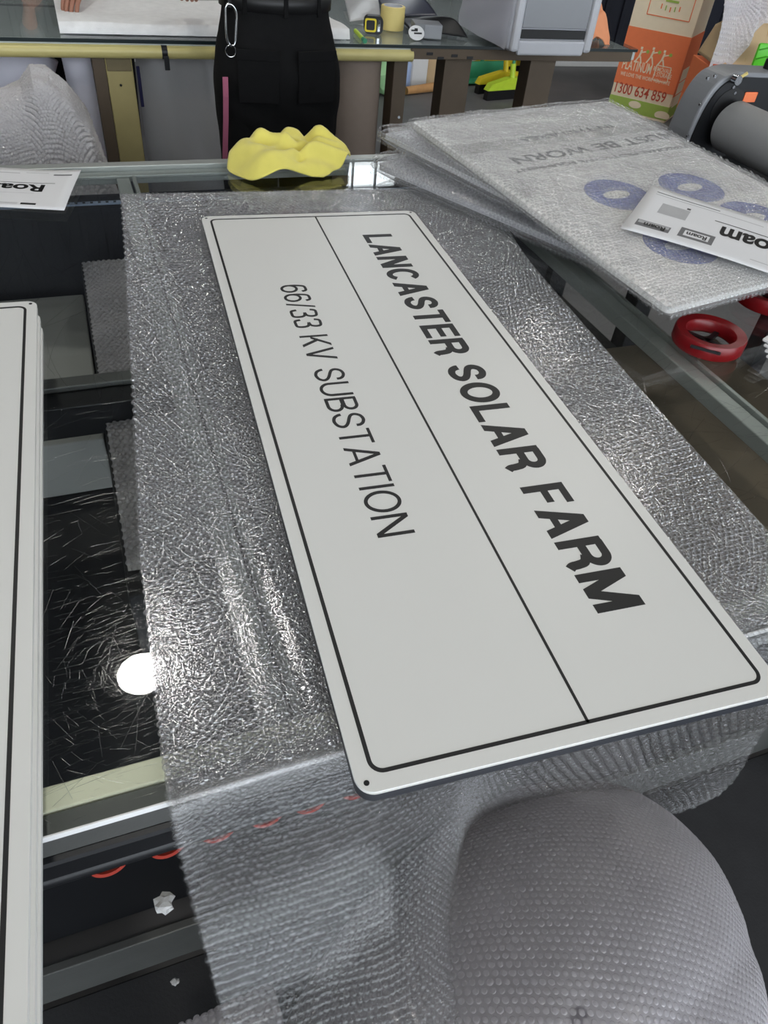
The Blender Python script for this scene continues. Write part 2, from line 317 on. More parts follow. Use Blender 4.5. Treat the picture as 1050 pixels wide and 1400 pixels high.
for x0, wd in ((-.06, .028), (.775, .03), (-.62, .028), (1.19, .03)):
    box2('cross_rail', np.array([x0, TY0 + .05, rz1 - .03]), np.array([x0 + wd, TY1 - .052, rz1 - .004]), M['alu'], tb)
    box2('cross_rail_lip', np.array([x0 + wd + .006, TY0 + .05, rz1 - .02]), np.array([x0 + wd + .014, TY1 - .052, rz1]), M['alu'], tb, bev=.001)
    box2('cross_rail_groove', np.array([x0 + wd, TY0 + .05, rz1 - .03]), np.array([x0 + wd + .006, TY1 - .052, rz1 - .012]), M['blackm'], tb, bev=.0005)
bm = bmesh.new(); tube(bm, [(-.066, 1.30, rz1 - .012), (-.0605, 1.30, rz1 - .012)], .006, 10); obj('bolt', bm, M['chrome'], tb, True)
# perforated strip by the rear rail
bm = bmesh.new(); abox(bm, (0, 1.515, rz1 - .045), (TX1 - TX0 - .7, .016, .003)); ps = obj('perforated_strip', bm, mat('pale_blue_strip', (150, 165, 190), .5), tb)
V0 = []; bm = bmesh.new(); abox(bm, (0, 0, 0), (.006, .006, .002)); hole0 = None
for i in range(70):
    x = -.70 + i * .0165
    if hole0 is None: hole0 = obj('perforation', bm, M['blackm'], ps, loc=(x, 1.515, rz1 - .043)); h = hole0
    else: h = link(hole0.copy(), ps); h.location = (x, 1.515, rz1 - .043)
# inside the table: shelf, boards and beams seen through the glass
sh = box2('lower_shelf', np.array([TX0 + .05, TY0 + .22, .50]), np.array([TX1 - .05, TY1 - .05, .515]), M['dark'], tb); sh['label'] = 'dark lower shelf'
box2('rear_apron', np.array([TX0 + .05, TY1 - .06, .52]), np.array([TX1 - .05, TY1 - .045, rz1 - .04]), M['dark'], tb)
box2('cross_beam', np.array([TX0 + .05, .80, .74]), np.array([.0, .85, .80]), M['blackm'], tb)
box2('cross_beam_cap', np.array([TX0 + .05, .845, .80]), np.array([.0, .875, .81]), M['alud'], tb)
lb = box2('lower_front_beam', np.array([TX0 + .05, .20, .02]), np.array([TX1 + .0, .215, .15]), M['alud'], tb); lb['label'] = 'dull aluminium lower front beam'
for x in (TX0 + .1, TX1 - .06):
    for y in (.14, TY1 - .06): box2('leg', np.array([x - .03, y - .03, 0.]), np.array([x + .03, y + .03, rz1 - .04]), M['blackm'], tb)
box2('lower_panel', np.array([TX0 + .14, .43, .05]), np.array([TX1 - .1, .445, .48]), M['dark'], tb)
# scratches in the glass: fine shallow ridges
bm = bmesh.new()
def scratch(bm, x, y, a, L, bend, wd, n=6):
    prev = None
    for i in range(n + 1):
        t = (i / n - .5) * L; aa = a + bend * t; px_, py_ = x + t * math.cos(aa), y + t * math.sin(aa); nx_, ny_ = -math.sin(aa) * wd / 2, math.cos(aa) * wd / 2
        if not (TX0 + .01 < px_ < TX1 - .01 and TY0 + .004 < py_ < TY1 - .02): prev = None; continue
        cur = (bm.verts.new((px_ + nx_, py_ + ny_, GT + .00002)), bm.verts.new((px_, py_, GT + .00002 + wd * .12)), bm.verts.new((px_ - nx_, py_ - ny_, GT + .00002)))
        if prev:
            for q in (0, 1): bm.faces.new((prev[q], cur[q], cur[q + 1], prev[q + 1]))
        prev = cur
for i in range(240):
    y = .09 + abs(random.gauss(0, .28)); x = random.uniform(-.26, -.13)
    a = random.gauss(.12, .12) if random.random() < .6 else random.uniform(0, PI)
    scratch(bm, x, y, a, random.uniform(.008, .06), random.gauss(0, .6), random.uniform(.00008, .0002))
for i in range(700):
    rr_ = abs(random.gauss(0, .09)); a_ = random.uniform(0, 2 * PI); scratch(bm, -.175 + .6 * rr_ * math.cos(a_), .20 + rr_ * math.sin(a_), random.gauss(.1, .1) if random.random() < .5 else a_ + PI / 2 + random.gauss(0, .2), random.uniform(.004, .022), random.gauss(0, 1), random.uniform(.00006, .00012), 3)
for i in range(260):
    scratch(bm, random.uniform(.62, 1.1), random.uniform(.08, .75), random.gauss(.1, .5), random.uniform(.02, .10), random.gauss(0, 2), random.uniform(.0001, .0003))
for i in range(120):
    scratch(bm, random.uniform(-.3, .0), random.uniform(.6, 1.5), random.gauss(1.4, .5), random.uniform(.03, .16), random.gauss(0, 2), random.uniform(.0001, .0003))
tag(obj('scratches', bm, M['scratch'], tb, True), kind='stuff')

# boards and sheets lying on the lower shelf, seen through the glass
def on_shelf(name, label, cat_, pix, z, th, m):
    P = [U(x, y, z) for x, y in pix]; bm = bmesh.new(); prism(bm, [(p[0], p[1]) for p in P], z - th, z); return tag(obj(name, bm, m), label, cat_)
tag(box2('packing_board', np.array([.58, .18, .516]), np.array([1.15, .86, .74]), M['brown'], bev=.004), 'brown cardboard carton stored under the glass near the cross rail', 'carton')
tag(box2('grey_panel_offcut', np.array([-.9, .92, .516]), np.array([-.18, 1.50, .64]), M['greyb'], bev=.004), 'grey flat carton stored under the glass by the rear rail', 'carton')
# strip of bubble wrap under the glass
st = thing('bubble_wrap_offcut', 'narrow strip of bubble wrap lying under the glass beside the cross rail', 'bubble wrap', (0, 0, 0))
bx = tag(box2('flat_carton', np.array([-.17, .42, .516]), np.array([.02, 1.42, .752]), M['dark'], bev=.003), 'dark slim carton under the glass carrying the strip of bubble wrap', 'carton')
nu, nv = 16, 80; uu, vv = np.meshgrid(np.linspace(0, 1, nu), np.linspace(0, 1, nv), indexing='xy')
G = np.stack([-.165 + .18 * uu, 1.41 - .95 * vv, .757 + .003 * np.sin(vv * 40 + uu * 5)], -1)
gridmesh('film', G, M['filmm'], st); bubblemesh('bubbles', bubbles(G, .0105, 0, 0, -1), .0047, .0035, M['filmm'], st, 8)

# ================================================================= bubble wrap sheet on the table, falling over the front edge
bw = thing('bubble_wrap_sheet', 'clear bubble wrap sheet under the sign boards, hanging over the table front edge', 'bubble wrap', (0, 0, 0))
left = cat([(-.062, 1.41), (-.085, 1.08), (-.108, .783), (-.128, .52), (-.142, .347), (-.15, .154), (-.151, .06)], 150)
right = cat([(.735, 1.36), (.725, 1.15), (.69, .95), (.655, .6), (.642, .451), (.621, .188), (.608, .06)], 150)
nu = 90; u = np.linspace(0, 1, nu)
Gx = left[:, None, 0] * (1 - u) + right[:, None, 0] * u; Gy = left[:, None, 1] * (1 - u) + right[:, None, 1] * u
edge = np.minimum.reduce([u[None, :] * np.ones_like(Gx), 1 - u[None, :] * np.ones_like(Gx), np.linspace(0, 1, 150)[:, None] * np.ones_like(Gx)])
Gz = GT + .0012 + .0016 * (smoothnoise(Gx * 14, Gy * 9, 3, 1.) + 1) * (1 - np.exp(-edge / .03))
for xc in (-.048, -.008): Gz += .003 * np.exp(-((Gx - xc - .004 * np.sin(Gy * 9)) / .006) ** 2) * (Gy < 1.15)
# keep the film down under the boards
under = (Gx > -.03) & (Gx < .56) & (Gy < 1.26); Gz = np.where(under & (Gx > .06), np.minimum(Gz, GT + .003), Gz)
G1 = np.stack([Gx, Gy, Gz], -1)
gridmesh('film', G1, M['film'], bw)
BP, BR, BH = .0092, .0043, .0036
f1 = bubbles(G1, BP, BR, BH, -1)
bubblemesh('bubbles', f1, BR, BH, M['film'], bw, 10)
# hanging part: rows of a loft, from the table edge downwards (left end, middle, right end of each row)
# each row: left edge, quarter, middle and right edge; the left half lies forward over the heap, the right half falls behind it
rows = [[(-.151, .06, GT + .0022), (.02, .06, GT + .0022), (.2, .06, GT + .0022), (.608, .06, GT + .0022)],
        [(-.151, .047, GT - .003), (.02, .047, GT - .003), (.2, .047, GT - .003), (.61, .047, GT - .003)],
        [(-.152, .034, .855), (.02, .034, .855), (.21, .040, .86), (.62, .040, .86)],
        [(-.150, .005, .785), (.02, .004, .79), (.22, .055, .76), (.64, .045, .76)],
        [(-.146, -.035, .725), (.03, -.040, .735), (.23, .075, .64), (.66, .045, .60)],
        [(-.142, -.085, .685), (.04, -.090, .70), (.24, .095, .52), (.675, .04, .46)],
        [(-.140, -.145, .655), (.045, -.150, .68), (.24, .105, .44), (.655, .045, .385)],
        [(-.140, -.215, .62), (.05, -.220, .66), (.24, .11, .37), (.58, .06, .33)]]
RR = np.array([cat([a, (np.array(a) + b) / 2, b, (np.array(b) + c) / 2, c, (np.array(c) + d_) / 2, d_], 80) for a, b, c, d_ in rows])
G2 = cat(RR, 110)
t_ = np.linspace(0, 1, 110)[:, None] * np.ones((1, 80)); uu = np.linspace(0, 1, 80)[None, :] * np.ones((110, 1))
G2[..., 1] += .008 * smoothnoise(uu * 9, t_ * 5, 11, 1.) * np.clip(t_ * 4, 0, 1)
hang = gridmesh('hanging_film', G2, M['filmh'], bw)
P, X, Y, Z = bubbles(G2, .0118, .005, .0035, -1)
# the bubbles nearest the camera are single pieces, the rest of the field is one mesh
d = np.linalg.norm(P - CW, axis=1); q = (P - CW) @ RW.T; pxs = 525 + FPX * q[:, 0] / q[:, 2]; pys = 700 + FPX * q[:, 1] / q[:, 2]
signcov = (pys < 1088 - (pxs - 487) * .245) & (pxs > 480)
vis = (pxs > 200) & (pxs < 1050) & (pys < 1400) & ~signcov; order = np.argsort(np.where(vis, d, 99))[:300]
V0, F0 = dome(12); bub0 = None
for i in order:
    Mx = Matrix(((X[i][0], Y[i][0], Z[i][0], P[i][0]), (X[i][1], Y[i][1], Z[i][1], P[i][1]), (X[i][2], Y[i][2], Z[i][2], P[i][2]), (0, 0, 0, 1))) @ Matrix.Diagonal((.0049, .0049, .0035 * random.uniform(.7, 1.2), 1))
    if bub0 is None: bub0 = npmesh('bubble', V0, F0, M['filmh'], bw); b = bub0
    else: b = link(bub0.copy(), bw)
    b.matrix_local = Mx
rest = np.setdiff1d(np.arange(len(P)), order)
bubblemesh('hanging_bubbles', (P[rest], X[rest], Y[rest], Z[rest]), .0049, .0035, M['filmh'], bw, 10)

tag(box2('rubber_floor_mat', np.array([-1.25, -1.5, .0005]), np.array([1.7, .195, .012]), mat('shaded_rubber_mat', (44, 44, 46), .8, var=.25, scale=20, bump=.3), bev=.003), 'shade-darkened rubber floor mat lying in front of the glass work table', 'mat')  # the mat's dark colour also stands for the shade under the table
# big loose roll of bubble wrap on the floor below the front edge
hr = thing('loose_bubble_wrap_roll', 'big loose heap of milky bubble wrap on the floor below the hanging sheet', 'bubble wrap', (.192, -.178, .012), .554)
HA, HB, HC, HZ = .446, .287, .344, .304
nth, nph = 150, 90; th = np.linspace(0, 2 * PI, nth); ph = np.linspace(0.03, 2.6, nph)
TH, PH = np.meshgrid(th, ph, indexing='xy')
def humpr(cx, cy):      # slow lumps and one soft fold across the heap
    return 1 + .006 * smoothnoise(cx * 6, cy * 6, 5, 1.) - .010 * np.exp(-((cx * .5 + cy * .9 + .2) / .06) ** 2)
er = humpr(np.cos(TH) * np.sin(PH), np.sin(TH) * np.sin(PH))
G3 = np.stack([HA * np.cos(TH) * np.sin(PH) * er, HB * np.sin(TH) * np.sin(PH) * er, np.maximum(.002, HZ + HC * np.cos(PH) * er)], -1); G3[:, -1] = G3[:, 0]
gridmesh('film', G3, M['filmm'], hr)
gx, gy = np.meshgrid(np.linspace(-1, 1, 130), np.linspace(-1, 1, 110), indexing='xy')      # bubbles: hexagonal field wrapped over the heap
aa = np.hypot(gx, gy) * 1.75; tt = np.arctan2(gy, gx); sp_, cp_ = np.sin(aa), np.cos(aa); er = humpr(np.cos(tt) * sp_, np.sin(tt) * sp_)
G3b = np.stack([HA * np.cos(tt) * sp_ * er, HB * np.sin(tt) * sp_ * er, HZ + HC * cp_ * er], -1); fb = bubbles(G3b, .0095, .005, .003, 1)
kp = fb[0][:, 2] > .15; fb = tuple(a[kp] for a in fb)
bubblemesh('bubbles', fb, .0038, .0009, M['filmm'], hr, 8)
inner = bmesh.new(); bmesh.ops.create_icosphere(inner, subdivisions=4, radius=1.)
bmesh.ops.transform(inner, matrix=Matrix.Translation((0, 0, .304)) @ Matrix.Diagonal((.41, .26, .30, 1)), verts=inner.verts[:])
obj('inner_layers', inner, mat('stacked_film_layers', (150, 146, 150), .5, var=.1, scale=30, bump=.4, bscale=120), hr, True)
# small roll standing out of the lower shelf
sr = thing('small_bubble_wrap_roll', 'small tight roll of bubble wrap lying low beside the hanging sheet', 'bubble wrap', (0, 0, 0))
a, b = U(236, 1440, .45), U(330, 1396, .45); ax = unit(b - a); th = np.linspace(0, 2 * PI, 40); s = np.linspace(0, .13, 24); e1 = np.cross(ax, [0, 0, 1.]); e1 = unit(e1); e2 = np.cross(e1, ax)
G4 = np.array([[a + ax * t + (e1 * math.cos(q) + e2 * math.sin(q)) * .03 - np.array([0, 0, .03]) for q in th] for t in s])
gridmesh('film', G4, M['filmm'], sr); bubblemesh('bubbles', bubbles(G4, .0105, 0, 0, -1), .0046, .003, M['filmm'], sr, 8)

# ================================================================= sign boards
SW, SH = .45, 1.2306
def rotm(a): return np.array([[math.cos(a), -math.sin(a)], [math.sin(a), math.cos(a)]])
def sign_board(name, label, loc, rotz, th, w_=SW, h_=SH, face=True, edgemat=None, group=None, divider=True):
    t = thing(name, label, 'sign', loc, rotz, group)
    bm = bmesh.new(); prism(bm, rrect(w_, h_, .017, 8), 0, th - .0004); obj('panel_core', bm, edgemat or M['sign'], t, True)
    bm = bmesh.new(); prism(bm, rrect(w_, h_, .017, 8), th - .0004, th); obj('face_sheet', bm, M['sign'], t)
    if face:
        m_ = .0150; lw = .0040; bm = bmesh.new()
        ringstrip(bm, rrect(w_ - 2 * m_, h_ - 2 * m_, .014, 8, m_, m_), rrect(w_ - 2 * (m_ + lw), h_ - 2 * (m_ + lw), .010, 8, m_ + lw, m_ + lw), th, th + .0003); obj('border_line', bm, M['black'], t)
        for x in (.0095, w_ - .0095):
            for y in (.0095, h_ - .0095):
                bm = bmesh.new(); prism(bm, [(x + .0026 * math.cos(k * PI / 8), y + .0026 * math.sin(k * PI / 8)) for k in range(16)], th, th + .0003); obj('mounting_hole', bm, M['blackm'], t)
    return t
a36 = math.radians(-3.6)
so = rotm(a36) @ np.array([0., 0.])
# lower stack, then the top board
low = sign_board('sign_board_stack_base', 'dark-edged sign board directly beneath the lettered white sign', (so[0] + .0005, so[1] - .001, GT + .0042), a36, .0126, face=False, edgemat=M['edge'])
top = sign_board('substation_sign', 'long white sign reading LANCASTER SOLAR FARM and 66/33 KV SUBSTATION', (so[0], so[1], .917), a36, .003)
ct = 0.003
def sgn(x, y):     # photo pixel -> board coordinates
    p = U(x, y, .92); return np.linalg.inv(rotm(a36)) @ (p[:2] - so)
def stroke(pts, t): return ('s', pts, t)
def glyph(ch, t):
    """stroke-built capitals, cap height 1: list of polygons and the width"""
    Q = []; b = lambda x0, y0, x1, y1: Q.append([(x0, y0), (x1, y0), (x1, y1), (x0, y1)])
    par = lambda x0, y0, x1, y1, tw: Q.append([(x0, y0), (x0 + tw, y0), (x1 + tw, y1), (x1, y1)])
    def path(P, n=34, closed=False, th=t):
        P = np.array(P, float); 
        if closed: P = np.vstack([P, P[:1]])
        d = np.gradient(P, axis=0)
        if closed: d[0] = d[-1] = P[1] - P[-2]
        d /= np.linalg.norm(d, axis=1)[:, None] + 1e-9; nn = np.stack([-d[:, 1], d[:, 0]], 1) * th / 2
        for i in range(len(P) - 1): Q.append([tuple(P[i] - nn[i]), tuple(P[i + 1] - nn[i + 1]), tuple(P[i + 1] + nn[i + 1]), tuple(P[i] + nn[i])])
    def arc(cx, cy, rx, ry, a0, a1, n=26): return [(cx + rx * math.cos(math.radians(a)), cy + ry * math.sin(math.radians(a))) for a in np.linspace(a0, a1, n)]
    h = t / 2; tw = t * 1.12
    if ch == 'L': w = .60; b(0, 0, t, 1); b(t, 0, w, t * .9)
    elif ch == 'A': w = .78; par(0, 0, w / 2 - tw / 2, 1, tw); par(w - tw, 0, w / 2 - tw / 2, 1, tw); b(w * .17, .22, w * .83, .22 + t * .85)
    elif ch == 'N': w = .72; b(0, 0, t, 1); b(w - t, 0, w, 1); par(w - tw * 1.15, 0, 0, 1, tw * 1.15)
    elif ch == 'M': w = .88; b(0, 0, t, 1); b(w - t, 0, w, 1); par(w / 2 - tw / 2, 0, 0, 1, tw); par(w / 2 - tw / 2, 0, w - tw, 1, tw)
    elif ch == 'C': w = .74; path(arc(w * .5, .5, w * .5 - h, .515 - h, 38, 322))
    elif ch == 'O': w = .80; path(arc(w * .5, .5, w * .5 - h, .515 - h, 0, 352, 44), closed=True)
    elif ch == 'S': w = .68; path(cat([(x * (w - t) + h, h + y * (1 - t)) for x, y in ((.95, .70), (.93, .83), (.78, .95), (.5, 1.01), (.2, .95), (.05, .78), (.12, .63), (.35, .54), (.65, .46), (.9, .36), (1., .22), (.85, .06), (.5, -.01), (.18, .06), (.03, .2), (.0, .30))], 60))
    elif ch == 'T': w = .66; b(0, 1 - t * .9, w, 1); b(w / 2 - h, 0, w / 2 + h, 1 - t * .9)
    elif ch == 'E': w = .63; b(0, 0, t, 1); [b(t, y, w - dx, y + t * .9) for y, dx in ((0, 0), (.5 - h * .8, .03), (1 - t * .9, .01))]
    elif ch == 'F': w = .58; b(0, 0, t, 1); [b(t, y, w - dx, y + t * .9) for y, dx in ((.47 - h * .8, .06), (1 - t * .9, 0))]
    elif ch == 'I': w = t; b(0, 0, t, 1)
    elif ch == 'R':
        w = .72; b(0, 0, t, 1); r = .285 - h * .45
        path([(t * .5, 1 - h * .9), (w * .5, 1 - h * .9)] + arc(w * .58, .71, w * .42 - h * 1.1, .29 - h * .9, 88, -88) + [(w * .5, .42 + h * .9), (t * .5, .42 + h * .9)])
        path(cat([(w * .58, .46), (w * .78, .38), (w * .84, .22), (w * .86, .08), (w * .93, 0.)], 16))
    elif ch == 'B':
        w = .68; b(0, 0, t, 1)
        path([(h, 1 - h * .9), (w * .5, 1 - h * .9)] + arc(w * .56, .755, w * .38 - h, .245 - h * .9, 88, -88) + [(h, .51 + h * .9)])
        path([(h, .51 + h * .1), (w * .5, .51 + h * .1)] + arc(w * .58, .265, w * .42 - h, .265 - h * .9, 88, -88) + [(h, h * .9)])
    elif ch == 'U': w = .70; path([(h, 1.), (h, .4)] + arc(w / 2, .34, w / 2 - h, .355 - h, 180, 360) + [(w - h, .4), (w - h, 1.)])
    elif ch == 'K': w = .70; b(0, 0, t, 1); par(t * .6, .36, w - tw * 1.3, 1, tw * 1.2); par(w - tw * 1.25, 0, w * .30, .60, tw * 1.2)
    elif ch == 'V': w = .70; par(w / 2 - tw / 2, 0, 0, 1, tw); par(w / 2 - tw / 2, 0, w - tw, 1, tw)
    elif ch == '/': w = .34; par(0, -.02, w - t * .9, 1.02, t * .9)
    elif ch == '6': w = .58; path(arc(w / 2, .325, w / 2 - h, .335 - h, 0, 350, 36), closed=True); path(cat([(w - h * 1.2, .78), (w * .78, .93), (w * .52, 1 - h), (w * .24, .90), (h * 1.15, .62), (h, .36)], 30))
    elif ch == '3': w = .57; path(cat([(h, .76), (w * .2, .93), (w * .5, 1 - h), (w * .8, .91), (w * .88, .75), (w * .76, .58), (w * .42, .53)], 30)); path(cat([(w * .42, .53), (w * .8, .47), (w - h, .28), (w * .82, .08), (w * .48, h * .95), (w * .18, .07), (h * .9, .26)], 30))
    else: w = .30
    return Q, w
def sign_text(s, m, parent, x0, y0, length, height, t, gap):
    G_ = [(c, *glyph(c, t)) for c in s]; tot = sum(w for _, _, w in G_) + gap * (len(s) - 1); kx = length / tot; x = 0.
    for c, Q, w in G_:
        if Q:
            bm = bmesh.new()
            for k_, P_ in enumerate(Q):
                pts = [(x0 + y * height, y0 - (x + px_) * kx) for px_, y in P_]
                ar = sum(pts[i][0] * pts[(i + 1) % 4][1] - pts[(i + 1) % 4][0] * pts[i][1] for i in range(4))
                prism(bm, pts if ar > 0 else pts[::-1], .003, .0033 + 3e-6 * (k_ % 40))
            obj('letter', bm, m, parent)
        x += w + gap
A, B = sgn(432, 295), sgn(803, 992); xd = (A[0] + B[0]) / 2
box('divider_line', (xd, SH / 2, ct + .00015), (.0032, SH - .033, .0003), M['black'], top, bev=0)
a0, a1, b0, b1 = sgn(498, 321), sgn(537, 320), sgn(813, 840), sgn(878, 827)
xb = (a0[0] + b0[0]) / 2; xt = (a1[0] + b1[0]) / 2; ys = (a0[1] + a1[1]) / 2; ye = (b0[1] + b1[1]) / 2
sign_text('LANCASTER SOLAR FARM', M['black'], top, xb, ys, ys - ye, xt - xb, .19, .10)
a0, a1, b0, b1 = sgn(382, 388), sgn(418, 391), sgn(515, 735), sgn(568, 729)
xb = (a0[0] + b0[0]) / 2; xt = (a1[0] + b1[0]) / 2; ys = (a0[1] + a1[1]) / 2; ye = (b0[1] + b1[1]) / 2
sign_text('66/33 KV SUBSTATION', M['black'], top, xb, ys, ys - ye, xt - xb, .105, .105)
# left pile of blank-faced boards
al = math.radians(-1.6); lz = GT + .0005
for k, (dx, dy) in enumerate([(.004, -.055), (.0025, -.03), (0., 0.)]):
    c = np.array([-.233 + dx, .934 + dy]); o_ = c - rotm(al) @ np.array([SW, SH])
    lab = ['white sign board at the bottom of the pile beside the scratched glass', 'white sign board in the middle of the pile beside the scratched glass', 'blank white sign board with black border on top of its pile beside the scratched glass'][k]
    sign_board('bordered_sign_board', lab, (o_[0], o_[1], lz + k * .0062), al, .006, face=(k == 2), group='pile of bordered sign boards')

# ================================================================= papers
def paper(name, label, P4, sheet_n=14, curl=.004, seed=1, zfun=None):
    """P4: four world corners TL,TR,BR,BL as seen in the photo; returns thing and point function"""
    t = thing(name, label, 'paper', tuple(np.mean(P4, 0)), 0); o = np.mean(P4, 0); P4 = [p - o for p in P4]
    def S(u, v): 
        p = (P4[0] * (1 - u) + P4[1] * u) * (1 - v) + (P4[3] * (1 - u) + P4[2] * u) * v
        return p + np.array([0, 0, curl * (zfun(u, v) if zfun else 0)])
    G = np.array([[S(u, v) for u in np.linspace(0, 1, sheet_n)] for v in np.linspace(0, 1, sheet_n)])
    ob = gridmesh('sheet', G, M['paper'], t); md = ob.modifiers.new('thickness', 'SOLIDIFY'); md.thickness = .0002; md.offset = -1
    return t, S
def warp_text(t, S, s, m, u0, u1, v0, v1, bold=0., name='lettering', flip=True, lift=.0005):
    me, c = textmesh(s, bold); lo = c.min(0); hi = c.max(0); P = []
    for x, y, z in c:
        a = (x - lo[0]) / (hi[0] - lo[0]); b = (y - lo[1]) / (hi[1] - lo[1])
        if flip: a, b = 1 - a, 1 - b     # printed the other way up
        P.append(S(u0 + (u1 - u0) * a, v1 + (v0 - v1) * b) + np.array([0, 0, lift]))
    me.vertices.foreach_set('co', np.array(P, np.float32).ravel()); me.update(); me.materials.clear(); me.materials.append(m); me.name = name
    return link(bpy.data.objects.new(name, me), t)
def patch(t, S, u0, u1, v0, v1, m, name='printed_block', lift=.0004, n=8):
    G = np.array([[S(u0 + (u1 - u0) * a, v0 + (v1 - v0) * b) + np.array([0, 0, lift]) for a in np.linspace(0, 1, n)] for b in np.linspace(0, 1, 4)])
    return gridmesh(name, G, m, t)
zp = GT + .003
tl = U(112, 236, zp); trr = U(88, 288, zp); L_ = .297
d1 = unit(U(0, 283, zp) - trr); P4 = [tl + d1 * .297, tl, trr, trr + d1 * .297]
pp, S = paper('printed_paper_sheet', 'white Roam paper sheet lying on the glass near the rear rail', P4, curl=.006, zfun=lambda u, v: (u ** 6) * (1 - v) + .35 * math.sin(v * 3) * u ** 4)
warp_text(pp, S, 'Roam', M['black'], .36, .80, .42, .60, bold=.03)
patch(pp, S, .2, .86, .375, .385, M['black']); patch(pp, S, .25, .58, .12, .135, M['plight']); patch(pp, S, .62, .78, .1, .11, M['plight']); patch(pp, S, .82, .95, .13, .165, M['pgrey'])
patch(pp, S, .70, .80, .875, .915, M['black']); patch(pp, S, .45, .68, .88, .89, M['plight']); patch(pp, S, .52, .68, .905, .912, M['plight']); patch(pp, S, .3, .75, .64, .645, M['plight'])

# ================================================================= bubble-wrapped panels on the right of the table
def Mrot(a, b, c): return np.array((Matrix.Rotation(a, 3, 'Z') @ Matrix.Rotation(b, 3, 'X') @ Matrix.Rotation(c, 3, 'Y')))
Rp = Mrot(.166, .058, -.022); Op = np.array([.601, 1.466, 1.03]); PWd, PLn = .632, .875
wp = thing('wrapped_safety_sign', 'big bubble-wrapped white safety sign with blue circles, topmost of the wrapped stack', 'sign', tuple(Op))
wp.rotation_euler = Matrix(Rp.tolist()).to_euler()
# local frame: x to the right, -y towards the camera, z up; wrap surface at z = 0
bm = bmesh.new(); prism(bm, rrect(PWd - .02, PLn - .02, .012, 6, .01, -PLn + .01), -.019, -.008); obj('board', bm, M['sign'], wp, True)
n1, n2 = 70, 90
def padded(W_, L_, H_, n1, n2, seed, zc, puff=.006, sq=4.0, amp=.0025, ex=14., ez=3.):
    """closed rounded slab: rows along the length, a superellipse section around it"""
    V = []
    a = np.linspace(0, 2 * PI, n1)
    t = np.linspace(0, 1, n2)
    e = np.clip(1 - np.abs(2 * t - 1) ** 14, 0.02, 1) ** .5
    cx = np.sign(np.cos(a)) * np.abs(np.cos(a)) ** (2 / ex); cz = np.sign(np.sin(a)) * np.abs(np.sin(a)) ** (2 / ez)
    X = W_ / 2 + (W_ / 2) * cx[None, :] * (.985 + .015 * e[:, None]); Z = zc + (H_ / 2) * cz[None, :] * e[:, None]; Y = -L_ * t[:, None] * np.ones_like(X)
    nz = smoothnoise(X * 38, Y * 30, seed, 1.) * amp + smoothnoise(X * 110, Y * 90, seed + 1, 1.) * amp * .5
    return np.stack([X, Y, Z + nz * (np.sin(a)[None, :] > -.5)], -1)
def wrap_skin(t, W_, L_, H_, seed, zc, m, n1=120, n2=90, pitch=.0105, rad=.0046, hgt=.0028, amp=.0025, seg=8, ex=14., ez=3.):
    G = padded(W_, L_, H_, n1, n2, seed, zc, amp=amp, ex=ex, ez=ez); gridmesh('film', G, m, t)
    nt_ = int(L_ / .01); nw = int(W_ / .01)
    x, y = np.meshgrid(np.linspace(.004, W_ - .004, 90), np.linspace(-.004, -L_ + .004, 120), indexing='xy')
    nz = smoothnoise(x * 38, y * 30, seed, 1.) * amp + smoothnoise(x * 110, y * 90, seed + 1, 1.) * amp * .5
    ex = np.clip(np.minimum(x, W_ - x) / .02, 0, 1); ey = np.clip(np.minimum(-y, L_ + y) / .03, 0, 1); e = np.sqrt(np.clip(1 - (1 - ex) ** 3, 0, 1)) * np.sqrt(np.clip(1 - (1 - ey) ** 4, 0, 1))
    Gt = np.stack([x, y, zc + H_ / 2 * e + nz], -1); bubblemesh('bubbles', bubbles(Gt, pitch, 0, 0, -1), rad, hgt, m, t, seg)
    # the side facing the camera and the left side
    for side in (0, 1):
        s = np.linspace(.008, (W_ if side == 0 else L_) - .008, 60); z = np.linspace(zc - H_ / 2 * .7, zc + H_ / 2 * .7, 5)
        Sg, Zg = np.meshgrid(s, z, indexing='xy')
        Gs = np.stack([Sg, np.full_like(Sg, -L_), Zg], -1) if side == 0 else np.stack([np.zeros_like(Sg) , -Sg, Zg], -1)
        bubblemesh('side_bubbles', bubbles(Gs, pitch, 0, 0, 1), rad, hgt * .8, m, t, 8)
wrap_skin(wp, PWd, PLn, .027, 21, -.0135, M['filmw'])
def ploc(x, y, z=-.008):     # photo pixel -> local coordinates on the board face
    v = ray(x, y); n = Rp[:, 2]; o = Op + n * z; t = ((o - CW) @ n) / (v @ n); return Rp.T @ (CW + v * t - Op)
for (x, y), r in (((845, 266), .072), ((945, 256), .072), ((1030, 297), .072), ((930, 335), .072)):
    c = ploc(x, y); bm = bmesh.new(); prism(bm, [(c[0] + r * math.cos(k * PI / 24), c[1] + r * math.sin(k * PI / 24)) for k in range(48)], -.008, -.0076); dd = obj('blue_disc', bm, M['blue'], wp)
    bm = bmesh.new(); prism(bm, [(c[0] + .034 * math.cos(k * PI / 12) - .004, c[1] + .017 * math.sin(k * PI / 12)) for k in range(24)], -.0076, -.0073)
    obj('white_pictogram', bm, M['sign'], dd)
for s, p0, p1, h_ in (('IN THIS AREA', (832, 170), (706, 190), .022), ('MUST BE WORN', (915, 180), (695, 216), .036), ('PERSONAL PROTECTIVE EQUIPMENT', (935, 198), (700, 232), .016)):
    a, b = ploc(*p0), ploc(*p1); d = b - a; d[2] = 0; wd = np.linalg.norm(d)
    text_on('lettering', s, M['black'], wp, (a[0], a[1], -.008), unit(d), np.cross([0, 0, 1.], unit(d)), wd, h_, bold=.02, lift=.0004)
